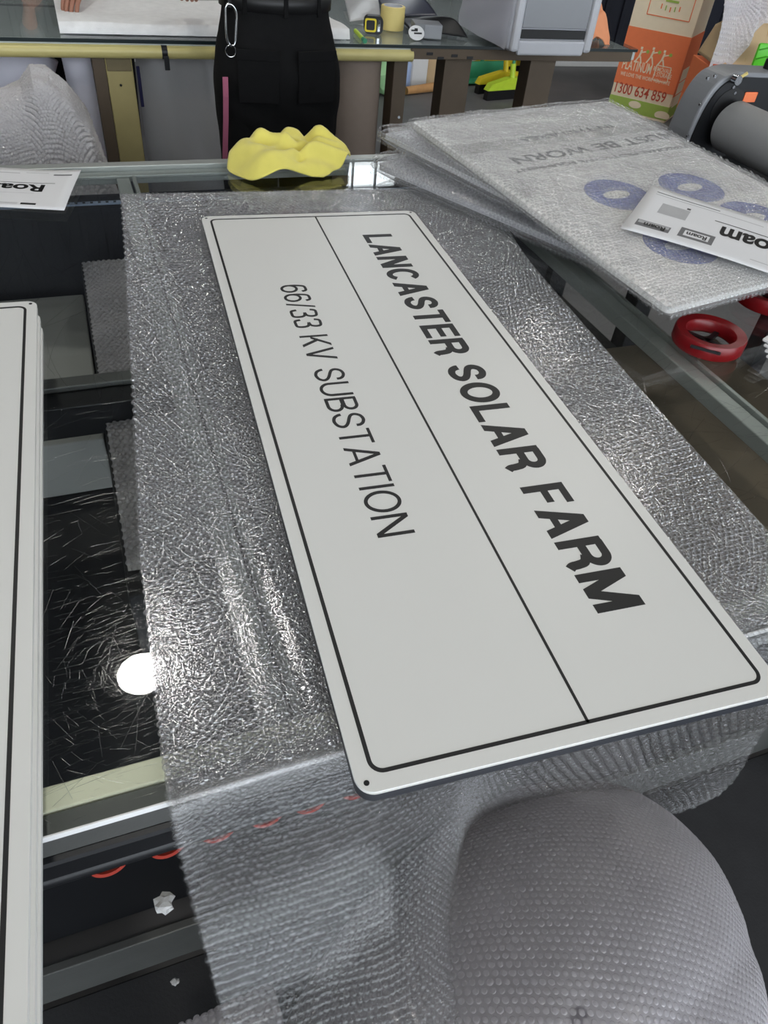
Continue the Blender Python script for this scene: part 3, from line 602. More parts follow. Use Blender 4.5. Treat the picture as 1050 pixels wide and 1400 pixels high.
# clear packing tape band across the wrap
G = np.array([[(PWd * a, -.185 - .05 * b, .0025 + .0012 * math.sin(a * 60)) for a in np.linspace(0, 1, 60)] for b in np.linspace(.0, 1, 6)]); gridmesh('packing_tape', G, filmmat('packing_tape', milky=.03, tint=(.93, .93, .93), rough=.15, f0=.06), wp)

def wrapped_slab(name, label, origin, yaw, W_, L_, H_, seed, pitch_=0., amp=.004):
    t = thing(name, label, 'wrapped panel', tuple(origin), yaw); t.rotation_euler = (pitch_, 0, yaw)
    bm = bmesh.new(); prism(bm, rrect(W_ - .03, L_ - .03, .01, 4, .015, -L_ + .015), H_ * .35, H_ * .6); obj('board', bm, M['greyl'], t, True)
    wrap_skin(t, W_, L_, H_, seed, H_ / 2, M['filmw'], amp=amp, ex=9., ez=2.2); return t
# its left edge runs from (.50,1.44) towards (.79,.87)
p0 = U(500, 228, .92); yaw3 = math.atan2(.29, .57)
wrapped_slab('bubble_wrapped_sign', 'puffy bubble-wrapped panel at the bottom of the wrapped stack, touching the glass', (.512, 1.455, GT + .003), yaw3 - .02, .52, .66, .052, 33, amp=.002)
p2 = U(520, 185, .985)
wrapped_slab('bubble_wrapped_sign', 'puffy bubble-wrapped panel between the big wrapped sign and the bottom one', (.545, 1.515, GT + .0575), .30, .52, .50, .042, 47, amp=.002)
# paper with print lying on the wrapped sign
def wz(x, y): 
    v = ray(x, y); n = Rp[:, 2]; o = Op + n * .006; t = ((o - CW) @ n) / (v @ n); return CW + v * t
c0, c1, c2 = wz(890, 258), wz(848, 312), wz(1050, 374); d = unit(c2 - c1); P4 = [c0, c0 + d * .297, c1 + d * .297, c1]
pr, S = paper('printed_paper_sheet', 'white Roam paper sheet lying on top of the big wrapped sign', P4, curl=.010, zfun=lambda u, v: .35 * math.sin(u * PI) + .8 * (1 - u) ** 4 * (1 - v))
warp_text(pr, S, 'Roam', M['black'], .56, .99, .40, .68, bold=.03)
patch(pr, S, .50, 1.0, .33, .345, M['black']); patch(pr, S, .14, .33, .30, .52, M['plight']); patch(pr, S, .30, .325, .25, .285, M['black'])
patch(pr, S, .06, .28, .74, .86, M['pgrey']); patch(pr, S, .335, .555, .66, .85, M['pgrey']); patch(pr, S, .365, .525, .70, .81, M['paper'], lift=.0006); patch(pr, S, .07, .27, .75, .80, M['plight'], lift=.0006)
warp_text(pr, S, 'Roam', M['black'], .11, .25, .77, .85, bold=.03, lift=.0008); warp_text(pr, S, 'Roam', M['black'], .38, .51, .72, .80, bold=.03, lift=.0008)
patch(pr, S, .06, .50, .10, .115, M['pgrey']); patch(pr, S, .06, .8, .15, .16, M['plight']); patch(pr, S, .8, .98, .86, .87, M['plight'])

# red ring-shaped clamp reels under the wrapped sign corner
def red_ring(c, r_out, r_in, h_, tilt, label):
    t = thing('red_ring_reel', label, 'reel', c)
    t.rotation_euler = tilt; bm = bmesh.new()
    ringlathe(bm, [(r_out * .96, 0), (r_out, .004), (r_out, h_ - .003), (r_out * .97, h_), (r_in + .003, h_ - .002), (r_in, h_ - .006), (r_in, .004), (r_in + .004, 0)], 48); obj('rim', bm, M['red'], t, True)
    for k in range(2):
        a = .5 + k * PI / 2; bm = bmesh.new(); abox(bm, (0, 0, .006), (2 * r_in + .004, .009, .006), Matrix.Rotation(a, 3, 'Z')); obj('spoke', bm, M['blackm'], t)
    bm = bmesh.new(); abox(bm, (0, 0, 0), (.05, .002, .005)); sl = obj('slot', bm, M['blackm'], t, loc=(-r_out * .72, -r_out * .70, h_ * .72), rot=(0, 0, -.75))
    return t
rc = U(963, 478, GT); red_ring((rc[0] + .015, rc[1] + .015, GT + .0005), .062, .041, .027, (0, 0, 0), 'red ring-shaped reel with open spokes under the wrapped sign corner')
rc2 = U(1045, 436, GT); red_ring((rc2[0] + .055, rc2[1] + .055, GT + .0005), .065, .042, .027, (0, 0, .6), 'red ring-shaped reel deeper under the wrapped sign')
# white ribbed clip stack
wc = thing('white_plastic_clip', 'ribbed white plastic clip lying on the glass past the red reel', 'clip', tuple(U(1062, 485, GT + .0005)), .4)
for k in range(4): box('rib', (0, -.004 + k * .006, .006 + k * .008), (.07, .022, .0055), M['white'], wc, bev=.002)

# yellow cloth
yc = U(390, 252, GT); n1, n2 = 64, 48
cl0 = [U(x, y, GT) for x, y in ((318, 215), (372, 255), (458, 238), (430, 212))]
base = (U(322, 222, GT) + U(380, 262, GT) + U(458, 240, GT) + U(430, 215, GT)) / 4
u_, v_ = np.meshgrid(np.linspace(-1, 1, n1), np.linspace(-1, 1, n2), indexing='xy')
rr = np.sqrt(u_ ** 2 + v_ ** 2)
X_ = .135 * u_ * (1 - .25 * np.abs(v_) ** 2) + .02 * np.sin(v_ * 2.4 + .5); Y_ = .105 * v_ * (1 - .25 * np.abs(u_) ** 2) + .022 * np.sin(u_ * 2.8)
Z_ = .040 * np.clip(1 - rr ** 2.6 * .55, 0, 1)
def crease(x0, y0, x1, y1, h_, w_):      # a soft ridge along a line of the cloth
    dx, dy = x1 - x0, y1 - y0; t_ = np.clip(((u_ - x0) * dx + (v_ - y0) * dy) / (dx * dx + dy * dy), 0, 1); d_ = np.hypot(u_ - x0 - t_ * dx, v_ - y0 - t_ * dy)
    return h_ * np.exp(-(d_ / w_) ** 2)
for c_ in ((-1., .75, -.2, .35, .034, .20), (-.9, .1, .1, -.75, .016, .28), (-.1, .8, .5, .7, .030, .22), (.1, .2, .75, .25, .022, .16), (.25, -.3, .95, -.05, .016, .18), (.2, .9, .3, -.2, -.014, .10), (.0, .3, .35, -.6, -.018, .09), (.45, .6, .9, .45, .02, .14), (-.4, .6, .3, .15, -.012, .10), (-.95, -.2, -.6, .9, .014, .15)): Z_ = Z_ + crease(*c_)
Z_ = Z_ + .004 * np.sin(u_ * 6 + v_ * 4) + .003 * np.sin(v_ * 9 - u_ * 5)
Z_ = np.where(rr > 1.05, Z_ * np.clip(1.6 - rr * .55, 0.3, 1), Z_); Z_ = np.maximum(Z_, .003)
ca, sa = math.cos(-.25), math.sin(-.25)
G = np.stack([base[0] + X_ * ca - Y_ * sa, base[1] + .03 + X_ * sa + Y_ * ca, GT + Z_ + .001], -1)
yo = gridmesh('cleaning_cloth', G, M['yellow']); md = yo.modifiers.new('thickness', 'SOLIDIFY'); md.thickness = .003; md.offset = 1
tag(yo, 'crumpled yellow cleaning cloth lying on the glass by the rear rail', 'cloth')

# under the front edge: red-orange clips and white debris
for k, x in enumerate([-.219, -.164, -.115, -.066, -.02, .03]):
    bm = bmesh.new(); ringlathe(bm, [(.0185, -.003), (.0205, 0), (.0185, .003), (.0155, .002), (.0155, -.002)], 28)
    o = obj('hook_ring', bm, M['rust'], None, True, loc=(x, TY0 + .014, rz1 - .103), rot=(math.radians(75), 0, .15)); tag(o, 'red-orange plastic ring hung under the black front beam', 'ring', 'red-orange rings under the front beam')
pb = tag(box2('side_cabinet', np.array([-.62, .24, .17]), np.array([-.155, .31, .495]), M['blackm'], bev=.004), 'black steel cabinet under the table front edge', 'cabinet')
def debris(name, label, x, y, z, s):
    bm = bmesh.new(); bmesh.ops.create_icosphere(bm, subdivisions=2, radius=s)
    for v in bm.verts: v.co *= random.uniform(.6, 1.25); v.co.z *= .55
    p = U(x, y, z); return tag(obj(name, bm, M['dirt'], None, loc=(p[0], p[1], z)), label, 'scrap')
debris('paint_flake', 'large white flake of dried filler stuck below the front beam', 224, 1236, .80 - .02, .013).location = UY(224, 1236, .112)
debris('paint_flake', 'tiny white flake of dried filler under the lower beam', 239, 1342, .6, .006).location = UY(239, 1342, .113)

# ================================================================= rear bench
BY0, BY1, BX0, BX1 = 2.83, 3.95, -1.7, 2.24
rb = thing('rear_glass_bench', 'long rear bench with glass top, cream front tube and cream and brown legs', 'bench', (0, 0, 0))
box2('bench_board', np.array([BX0, BY0 + .01, GT - .045]), np.array([BX1, BY1, GT - .012]), mat('pale_bench_board', (190, 197, 196), .5, var=.06, scale=5), rb)
g2 = box2('glass_top', np.array([BX0, BY0, GT - .010]), np.array([BX1, BY1, GT]), M['glass'], rb, bev=.001)
box2('dark_glass_edge', np.array([BX0, BY0 - .003, GT - .012]), np.array([BX1, BY0 - .0005, GT - .001]), mat('dark_green_edge', (20, 34, 36), .3), rb, bev=.0005)
box2('dark_joint_line', np.array([BX0, 3.40, GT - .0118]), np.array([.42, 3.43, GT - .0105]), M['greyp'], rb, bev=0)
bm = bmesh.new(); tube(bm, [(BX0, BY0 + .012, GT - .04), (1.18, BY0 + .012, GT - .04)], .021, 20); obj('front_tube', bm, M['cream'], rb, True)
pass
ft = box2('worn_front_rail', np.array([1.17, BY0 + .0, GT - .05]), np.array([BX1 - .02, BY0 + .03, GT - .013]), M['brownleg'], rb)
for x, z in ((1.25, -.03), (1.30, -.045), (1.36, -.036), (1.43, -.042)):
    bm = bmesh.new(); abox(bm, (x, BY0 - .001, GT + z), (.028, .003, .010), bev=.001); obj('chip_mark', bm, M['blackm'], rb)
bm = bmesh.new(); tube(bm, [(.208, BY0 + .012, GT - .04), (.228, BY0 + .012, GT - .04)], .0225, 20); obj('black_tape_band', bm, M['blackm'], rb, True)
box('black_tape_tail', (.221, BY0 - .011, GT - .07), (.018, .003, .045), M['blackm'], rb)
lg = box2('leg', np.array([.012, 2.88, 0.]), np.array([.105, 2.94, GT - .05]), M['creamd'], rb, bev=.003); lg['label'] = 'cream enamel leg'
box2('leg_flange', np.array([-.032, 2.882, 0.]), np.array([.0115, 2.97, GT - .05]), M['brownleg'], rb)
box2('leg_shade_plate', np.array([.016, 2.876, .79]), np.array([.101, 2.88, GT - .055]), mat('shaded_olive_plate', (120, 108, 78), .6), rb)  # shade below the bench top, painted as a darker copy of the enamel
bm = bmesh.new(); tube(bm, [(.055, 2.8755, .745), (.055, 2.882, .745)], .004, 10); obj('screw', bm, M['blackm'], lg)
for x0, x1 in ((1.13, 1.19), (1.355, 1.478), (1.76, 1.885)):
    g = box2('leg', np.array([x0, 2.90, 0.]), np.array([x1, 2.99, GT - .047]), M['brownleg'], rb); g['label'] = 'brown timber leg'
    bm = bmesh.new(); tube(bm, [((x0 + x1) / 2 + .01, 2.897, .62), ((x0 + x1) / 2 + .01, 2.903, .62)], .006, 10); obj('screw', bm, M['chrome'], g)
for x0 in (BX0 + .05, .5, 1.82): box2('leg', np.array([x0, BY1 - .12, 0.]), np.array([x0 + .08, BY1 - .04, GT - .047]), M['brownleg'], rb)
box2('lower_shelf', np.array([.95, 2.99, .12]), np.array([BX1 - .1, BY1 - .13, .15]), M['brownleg'], rb)

# things on the rear bench
def on(x, y, z=GT): return U(x, y, z)
a, b = on(82, 45), on(300, 47)
fp = thing('foam_wrapped_panel', 'white foam-wrapped flat panel lying on the rear bench', 'wrapped panel', (a[0], a[1] - .02, GT), 0)
G = []
for t in np.linspace(0, 1, 40):
    y = t * .50; z = .030 + .004 * math.sin(t * 9); G.append([(x, y, z * (1 if 0 < t < 1 else .1) + .002 * (1 + math.sin(x * 14 + t * 4))) for x in np.linspace(0, 1.05, 50)])
G = np.array([[(x, 0, .003) for x in np.linspace(0, 1.05, 50)]] + G + [[(x, .5, .002) for x in np.linspace(0, 1.05, 50)]])
gridmesh('foam_sheet', G, M['foam'], fp); box2('panel', np.array([.012, .01, .001]), np.array([1.04, .49, .022]), M['lav'], fp)
# tape measure
c = on(513, 48); tm = thing('tape_measure', 'small black tape measure with yellow face plate on the rear bench', 'tape measure', (c[0], c[1] + .03, GT), -.25)
bm = bmesh.new(); prism(bm, [(x - .038, z) for x, z in rrect(.076, .062, .02, 6)], -.02, .02); o = obj('case', bm, M['blackm'], tm, True, rot=(PI / 2, 0, 0))
bm = bmesh.new(); ringstrip(bm, rrect(.046, .046, .008, 5, -.036, .008), rrect(.034, .034, .006, 5, -.030, .014), .0, .003); obj('yellow_plate', bm, M['yel'], tm, rot=(PI / 2, 0, 0), loc=(0, -.0205, 0))
box('belt_clip', (.02, -.022, .03), (.012, .003, .04), M['chrome'], tm)
# masking tape roll
c = on(541, 44); t = thing('masking_tape_roll', 'yellowish masking tape roll standing on its side on the rear bench', 'tape', (c[0], c[1] + .05, GT))
bm = bmesh.new(); ringlathe(bm, [(.048, .001), (.050, .003), (.050, .081), (.048, .083), (.040, .083), (.040, .001)], 40); obj('tape_layers', bm, M['tape'], t, True)
bm = bmesh.new(); ringlathe(bm, [(.0395, .0), (.0395, .084), (.0375, .084), (.0375, .0)], 40); obj('cardboard_core', bm, M['greyl'], t, True)
# green marker
a, b = on(486, 42, GT + .008), on(499, 56, GT + .008); bm = bmesh.new(); tube(bm, [a, a * .25 + b * .75, b * .85 + a * .15, b], [.008, .008, .007, .003], 12)
mk = thing('marker_pen', 'light green marker pen lying by the rear bench edge', 'pen', tuple(a)); o = obj('pen_body', bm, M['lime'], mk, True); o.location = tuple(-a)
bm = bmesh.new(); d = unit(b - a); tube(bm, [b - d * .03, b + d * .002], [.0088, .0086], 12); o = obj('pen_cap', bm, M['teal'], mk, True); o.location = tuple(-a)
# grey box and white oval tag
c = on(588, 55); t = thing('grey_block', 'grey rectangular block lying on the rear bench behind the white tag', 'block', (c[0], c[1] + .04, GT), -.22)
box('block_body', (0, .02, .026), (.115, .09, .05), M['greyp'], t, bev=.003); box('block_end', (.02, -.0262, .026), (.072, .003, .044), M['greym'], t, bev=.001)
c = on(571, 57); t = thing('oval_tag', 'white oval tag with black marks leaning against the grey block', 'tag', (c[0], c[1] + .008, GT + .001)); t.rotation_euler = (math.radians(58), 0, 0)
bm = bmesh.new(); prism(bm, [(.034 * math.cos(k * PI / 16), .028 + .027 * math.sin(k * PI / 16)) for k in range(32)], 0, .003); obj('tag_plate', bm, M['white'], t)
for k, (x, y, w_) in enumerate(((-.008, .036, .028), (.006, .026, .034), (.0, .041, .014))): box('printed_mark', (x, y, .0033), (w_, .006, .0006), M['black'], t, bev=0)
# dark curled sheets
def curled(name, label, pix, zs, m, cat_='sheet', n=20):
    P = [U(x, y, z) for (x, y), z in zip(pix, zs)]; A_, B_, C_, D_ = P
    G = np.array([[(A_ * (1 - u) + B_ * u) * (1 - v) + (D_ * (1 - u) + C_ * u) * v + np.array([0, 0, .03 * math.sin(v * PI) * math.sin(u * 2)]) for u in np.linspace(0, 1, n)] for v in np.linspace(0, 1, n)])
    G[..., 2] = np.maximum(G[..., 2], GT + .002)
    o = gridmesh(name, G, m); md = o.modifiers.new('thickness', 'SOLIDIFY'); md.thickness = .002; return tag(o, label, cat_)
curled('vinyl_sheet', 'dark navy vinyl sheet curling up behind the masking tape', [(512, -8), (556, -8), (598, 22), (528, 22)], [GT + .02, GT + .03, GT + .01, GT + .004], mat('navy_vinyl', (44, 48, 66), .35))
curled('vinyl_sheet', 'black vinyl offcut lying between the masking tape and white machine', [(545, 26), (602, 24), (640, 52), (560, 40)], [GT + .005, GT + .05, GT + .006, GT + .004], M['blackm'])
curled('plastic_bag', 'crumpled clear plastic sheet lying on the rear bench behind the tape measure', [(470, -6), (512, -6), (520, 24), (478, 30)], [GT + .03, GT + .03, GT + .01, GT + .004], M['plastic'], 'plastic')
# wrapped white machine
mc = thing('white_wrapped_machine', 'tall white machine in clear wrap with grey front panel on the rear bench', 'machine', (1.50, 2.67, GT + .001), 0)
bm = bmesh.new(); abox(bm, (.19, .22, .26), (.38, .44, .50), bev=.03); obj('body', bm, M['greyl'], mc, True)
box('front_panel', (.195, -.004, .295), (.29, .012, .40), M['greym'], mc, bev=.003)
box('black_slot', (.195, -.004, .075), (.29, .010, .030), M['black'], mc)
box('bottom_bar', (.195, -.006, .03), (.30, .02, .052), M['greyl'], mc, bev=.008)
box('right_bezel', (.36, -.006, .26), (.035, .03, .49), M['greyl'], mc, bev=.012); box('left_bezel', (.03, -.006, .26), (.035, .03, .49), M['greyl'], mc, bev=.012)
G = np.array([[(-.006 + .004 * math.sin(v * 30 + u * 9), .44 * u, .02 + .5 * v) for u in np.linspace(0, 1, 30)] for v in np.linspace(0, 1, 30)]); gridmesh('clear_wrap', G, filmmat('machine_wrap', milky=.55, tint=(.9, .9, .95), rough=.2, col=(.86, .86, .93), bscale=30, bump=.6, bdist=.004), mc)
# orange cloth
c = on(818, 62, GT); u_, v_ = np.meshgrid(np.linspace(-1, 1, 40), np.linspace(-1, 1, 40), indexing='xy'); rr = np.sqrt(u_ ** 2 + v_ ** 2)
G = np.stack([c[0] - .01 + .085 * u_ * (1 - .2 * v_ ** 2), c[1] + .07 + .07 * v_, GT + .002 + np.maximum(.0, .13 * np.clip(1 - rr ** 1.7 * .75, 0, 1) + .015 * np.sin(u_ * 7 + v_ * 3) * np.clip(1.2 - rr, 0, 1) + .01 * np.sin(v_ * 9))], -1)
oc = gridmesh('orange_cloth', G, M['orangec']); md = oc.modifiers.new('thickness', 'SOLIDIFY'); md.thickness = .003; md.offset = 1; tag(oc, 'bunched pale orange cloth on the end of the rear bench', 'cloth')

# things under the rear bench
def roll(name, label, p, q, r, m, cat_='roll', core=True, n=36):
    t = thing(name, label, cat_, tuple(p)); p = Vector(p); q = Vector(q); d = q - p; L_ = d.length; Mx = d.to_track_quat('Z', 'Y').to_matrix().to_4x4()
    bm = bmesh.new(); ringlathe(bm, [(r, .004), (r, L_ - .004), (r - .004, L_), (r * .35, L_), (r * .35, 0), (r - .004, 0)], n, Mx); obj('wound_layers', bm, m, t, True)
    bm = bmesh.new(); ringlathe(bm, [(r * .345, -.004), (r * .345, L_ + .004), (r * .28, L_ + .004), (r * .28, -.004)], 24, Mx); obj('core', bm, M['card'], t, True)
    return t
rl1 = UY(20, 95, 3.15)
roll('paper_roll', 'thick lavender-white media roll leaning behind the bubble wrap heap', (-.62, 3.10, .10), (-.26, 3.24, .80), .13, M['lav'])
roll('paper_roll', 'slim lavender-white media roll standing beside the cream leg', (-.045, 3.05, .0), (-.075, 3.05, .83), .058, M['lav'])
bk = tag(box2('black_red_folder', np.array([-.205, 3.42, .0]), np.array([-.135, 3.54, .84]), M['blackm']), 'black upright folder standing between the two white media rolls', 'folder')
tag(box2('red_folder', np.array([-.130, 3.40, .0]), np.array([-.108, 3.54, .84]), mat('red_card', (176, 28, 44), .5)), 'slim red folder standing between the two white media rolls', 'folder')
roll('taupe_roll', 'big taupe paper roll standing upright under the rear bench beside the person', (1.00, 3.02, .0), (1.00, 3.02, .84), .112, M['taupe'])
t = thing('plastic_wrapped_boards', 'grey boards in clear plastic standing upright under the rear bench', 'boards', (.32, 3.05, 0), 0)
for k in range(3): box('board', (0, .02 + k * .03, .41), (.36, .02, .82), mat('grey_wrapped_board', (196, 192, 188), .5), t)
G = np.array([[(-.19 + .38 * u, -.004 + .010 * math.sin(u * 14 + v * 9) - .03 * v * u, .0 + .83 * v) for u in np.linspace(0, 1, 40)] for v in np.linspace(0, 1, 40)]); gridmesh('plastic_wrap', G, M['plastic'], t)
box('blue_strip', (-.185, -.012, .70), (.012, .01, .14), mat('blue_strip', (40, 40, 90), .5), t)
# bubble wrap heap left
hp = thing('bubble_wrap_heap', 'shiny heap of bubble wrap on the floor in front of the cream leg', 'bubble wrap', (-.42, 2.62, 0))
xs = np.linspace(-1, 1, 90); ys_ = np.linspace(-1, 1, 60); X_, Y_ = np.meshgrid(xs, ys_, indexing='xy'); rr = np.clip(np.abs(X_) ** 2.2 + np.abs(Y_) ** 2.2, 0, 1)
prof = np.interp(xs * .46 - .42, [-.9, -.6, -.34, -.27, -.23, -.19, -.13, -.08, -.04, .06], [.55, .75, .78, .80, .845, .845, .80, .72, .52, .04])
Zm = prof[None, :] * np.clip(1 - np.abs(Y_) ** 3, 0, 1) ** .6 + .012 * smoothnoise(X_ * 9, Y_ * 9, 8) * np.clip(1 - np.abs(Y_) ** 4, 0, 1) + .003
G = np.stack([X_ * .46, Y_ * .20 + .04 * np.sin(X_ * 4), np.maximum(Zm, .003)], -1)
fh = filmmat('bubble_film_heap', milky=.5, tint=(.9, .9, .9), rough=.14, bump=.8, bscale=90, bdist=.004, f0=.22, col=(.86, .84, .85))
gridmesh('film', G, fh, hp); fr_ = bubbles(G, .017, 0, 0, 1); bubblemesh('bubbles', fr_, .0075, .004, fh, hp, 8)
obj('inner_layers', (lambda b_: (bmesh.ops.create_cube(b_, size=1.), bmesh.ops.transform(b_, matrix=Matrix.Translation((-.06, 0, .3)) @ Matrix.Diagonal((.70, .26, .58, 1)), verts=b_.verts[:]), bmesh.ops.bevel(b_, geom=b_.edges[:], offset=.08, segments=3, affect='EDGES'), b_)[-1])(bmesh.new()), mat('stacked_wrap_layers', (170, 168, 168), .6), hp, True)

# ================================================================= people
def skinned(name, V, E, Rad, m, parent, sub=2, root=0):
    me = bpy.data.meshes.new(name); me.from_pydata([tuple(v) for v in V], E, []); me.materials.append(m); o = link(bpy.data.objects.new(name, me), parent)
    sk = o.modifiers.new('skin', 'SKIN'); sk.use_smooth_shade = True
    ly = me.skin_vertices[0].data if me.skin_vertices else None
    if ly is None:
        bm = bmesh.new(); bm.from_mesh(me); bm.verts.layers.skin.verify(); bm.to_mesh(me); bm.free(); ly = me.skin_vertices[0].data
    for i, r in enumerate(Rad): ly[i].radius = r if hasattr(r, '__len__') else (r, r); ly[i].use_root = (i == root)
    sb = o.modifiers.new('sub', 'SUBSURF'); sb.levels = sub; sb.render_levels = sub
    return o
def person(name, label, loc, rotz, armL, armR, shirt, wide=1., feet=True):
    t = thing(name, label, 'person', loc, rotz)
    V = []; E = []; Rd = []
    def add(p, r, par=None): V.append(p); Rd.append(r); (E.append((par, len(V) - 1)) if par is not None else None); return len(V) - 1
    pel = add((0, 0, .97), (.15, .105)); sp = add((0, .01, 1.12), (.135, .10), pel); ch = add((0, 0, 1.30), (.155, .11), sp); nb = add((0, -.01, 1.45), (.07, .065), ch)
    nk = add((0, .0, 1.53), (.055, .055), nb); hd = add((0, .015, 1.62), (.075, .09), nk); ht = add((0, .01, 1.70), (.072, .088), hd); add((0, 0, 1.755), (.045, .055), ht)
    for s in (-1, 1):
        hip = add((s * .095, 0, .90), (.095, .10), pel); kn = add((s * .105, .015, .50), (.06, .065), hip); cf = add((s * .107, -.01, .36), (.055, .06), kn); an = add((s * .108, -.015, .09), (.036, .04), cf)
        he = add((s * .110, .05, .045), (.036, .032), an); add((s * .118, .16, .03), (.04, .022), he)
    hands = {}
    for s, (el, wr, fd) in ((-1, armL), (1, armR)):
        sh = add((s * .185, -.005, 1.40), (.055, .055), ch); e = add(el, (.042, .042), sh); w_ = add(wr, (.027, .022), e)
        fd = np.array(fd) / np.linalg.norm(fd); sidev = unit(np.cross(fd, [0, 0, 1.])) * s
        pm = add(tuple(np.array(wr) + fd * .055), (.032, .015), w_); 
        for k, (off, ln) in enumerate(((-.027, .072), (-.009, .082), (.009, .078), (.026, .06))):
            b = np.array(wr) + fd * .09 - sidev * off; k1 = add(tuple(b), .0095, pm); dn = np.array([0, 0, -1.])
            k2 = add(tuple(b + fd * ln * .5 + dn * .010), .0088, k1); add(tuple(b + fd * ln * .85 + dn * .032), .0075, k2)
        tb_ = np.array(wr) + fd * .03 - sidev * (.03); k1 = add(tuple(tb_), .011, pm); add(tuple(tb_ + fd * .045 - sidev * .025 + np.array([0, 0, -.012])), .009, k1)
    skinned('body', V, E, Rd, M['skin'], t)
    # face
    for s in (-1, 1):
        bm = bmesh.new(); bmesh.ops.create_uvsphere(bm, u_segments=12, v_segments=8, radius=.012); obj('eye', bm, M['white'], t, True, loc=(s * .032, .095, 1.645))
        bm = bmesh.new(); bmesh.ops.create_uvsphere(bm, u_segments=12, v_segments=8, radius=.03); bmesh.ops.transform(bm, matrix=Matrix.Diagonal((.35, .6, 1, 1)), verts=bm.verts[:]); obj('ear', bm, M['skin'], t, True, loc=(s * .078, .0, 1.635))
    bm = bmesh.new(); bmesh.ops.create_cone(bm, segments=10, radius1=.018, radius2=.006, depth=.05); obj('nose', bm, M['skin'], t, True, loc=(0, .108, 1.615))
    box('mouth', (0, .098, 1.572), (.045, .012, .01), mat('lips', (150, 84, 78), .5), t, bev=.003)
    bm = bmesh.new(); bmesh.ops.create_uvsphere(bm, u_segments=24, v_segments=14, radius=1.)
    bmesh.ops.transform(bm, matrix=Matrix.Translation((0, -.022, 1.675)) @ Matrix.Diagonal((.088, .098, .105, 1)), verts=bm.verts[:]); obj('hair', bm, M['hair'], t, True)
    # shirt
    sv = [(0, 0, 1.10), (0, .01, 1.18), (0, 0, 1.32), (0, -.005, 1.44)]; sr = [(.15, .11), (.155, .118), (.175, .128), (.08, .075)]; se = [(0, 1), (1, 2), (2, 3)]
    for s, (el, wr, fd) in ((-1, armL), (1, armR)):
        sv += [(s * .188, -.005, 1.40), tuple(el), tuple(np.array(el) * .6 + np.array(wr) * .4)]; sr += [(.068, .068), (.055, .055), (.05, .05)]; n_ = len(sv); se += [(2, n_ - 3), (n_ - 3, n_ - 2), (n_ - 2, n_ - 1)]
    skinned('shirt', sv, se, sr, shirt, t)
    # trousers: waist to hips as one tube, then two loose legs
    def loft(secs, n=40): return np.array([[(cx + rx * math.copysign(abs(math.cos(a)) ** .8, math.cos(a)), cy + ry * math.copysign(abs(math.sin(a)) ** .85, math.sin(a)), z) for a in np.linspace(0, 2 * PI, n)] for cx, cy, z, rx, ry in secs])
    tr = thing_part('trousers', t)
    W_ = wide
    G = cat(loft([(0, 0, 1.125, .164, .122), (0, 0, 1.05, .172, .126), (0, -.01, .96, .196, .140), (0, -.016, .88, .211 * W_, .148), (0, -.01, .80, .212 * W_, .14), (0, -.005, .70, .205 * W_, .13), (0, 0, .62, .20 * W_, .125)]), 60)
    G[..., 1] += .004 * np.sin(G[..., 2] * 60 + G[..., 0] * 30) * (G[..., 2] < 1.0)
    gridmesh('trousers', G, M['trouser'], t)
    for s in (-1, 1):
        Gl = cat(loft([(s * .102, -.005, .78, .098, .122), (s * .102, 0, .60, .098 * W_, .118), (s * .105, 0, .40, .088, .10), (s * .108, -.005, .2, .078, .092), (s * .11, -.01, .04, .076, .092)], 28), 40); gridmesh('trouser_leg', Gl, M['trouser'], t)
        bm = bmesh.new(); bmesh.ops.create_uvsphere(bm, u_segments=20, v_segments=12, radius=1.); bmesh.ops.transform(bm, matrix=Matrix.Translation((s * .114, .055, .05)) @ Matrix.Diagonal((.052, .145, .058, 1)), verts=bm.verts[:])
        for v in bm.verts: v.co.z = max(v.co.z, .002)
        obj('shoe', bm, M['blackm'], t, True)
    return t
def thing_part(n, t): return None
pr1 = person('person', 'person in black work trousers seen from behind, leaning at the rear bench', (.54, 2.48, 0), 0,
       ((-.28, .14, 1.16), (-.24, .36, 1.06), (.3, 1, -.25)), ((.28, .14, 1.16), (.22, .36, 1.06), (-.2, 1, -.25)), M['shirt'])
# belt, loops, pockets, side stripe: parts of the person's clothing
bel = np.array([[(.176 * math.cos(a), .130 * math.sin(a), z) for a in np.linspace(0, 2 * PI, 60)] for z in (1.07, 1.115)]); o = gridmesh('belt', bel, M['belt'], pr1); md = o.modifiers.new('thickness', 'SOLIDIFY'); md.thickness = .004; md.offset = 1
for a in (-.9, -1.57, -2.3, -2.75): box('belt_loop', (.181 * math.cos(a), .135 * math.sin(a), 1.09), (.014, .006, .06), M['trouser'], pr1, rot=Matrix.Rotation(a + PI / 2, 3, 'Z'))
for s in (-1, 1): box('back_pocket', (s * .095, -.155, .90), (.13, .006, .14), M['trouser'], pr1, bev=.002, rot=Matrix.Rotation(s * .18, 3, 'Z')); box('pocket_flap', (s * .095, -.158, .965), (.135, .006, .03), M['trouser'], pr1, bev=.002, rot=Matrix.Rotation(s * .18, 3, 'Z'))
stp = [UY(307, y, 2.375) - np.array([.54, 2.48, 0]) for y in (104, 130, 160, 200, 240)]; bm = bmesh.new()
G = np.array([[(s_[0] + dx, -.118 - .012 * math.sin(k), s_[2]) for dx in (-.0085, .0085)] for k, s_ in enumerate(stp)]); bm.free()
bm = bmesh.new()
for dy in (0,):
    gv = [[bm.verts.new((*(p[:2] + np.array([0, q_])), p[2])) for p in r_ for q_ in (0, .004)] for r_ in G]
    for r0, r1 in zip(gv, gv[1:]):
        for a_, b_ in ((0, 2), (2, 3), (3, 1), (1, 0)): bm.faces.new((r0[a_], r0[b_], r1[b_], r1[a_]))
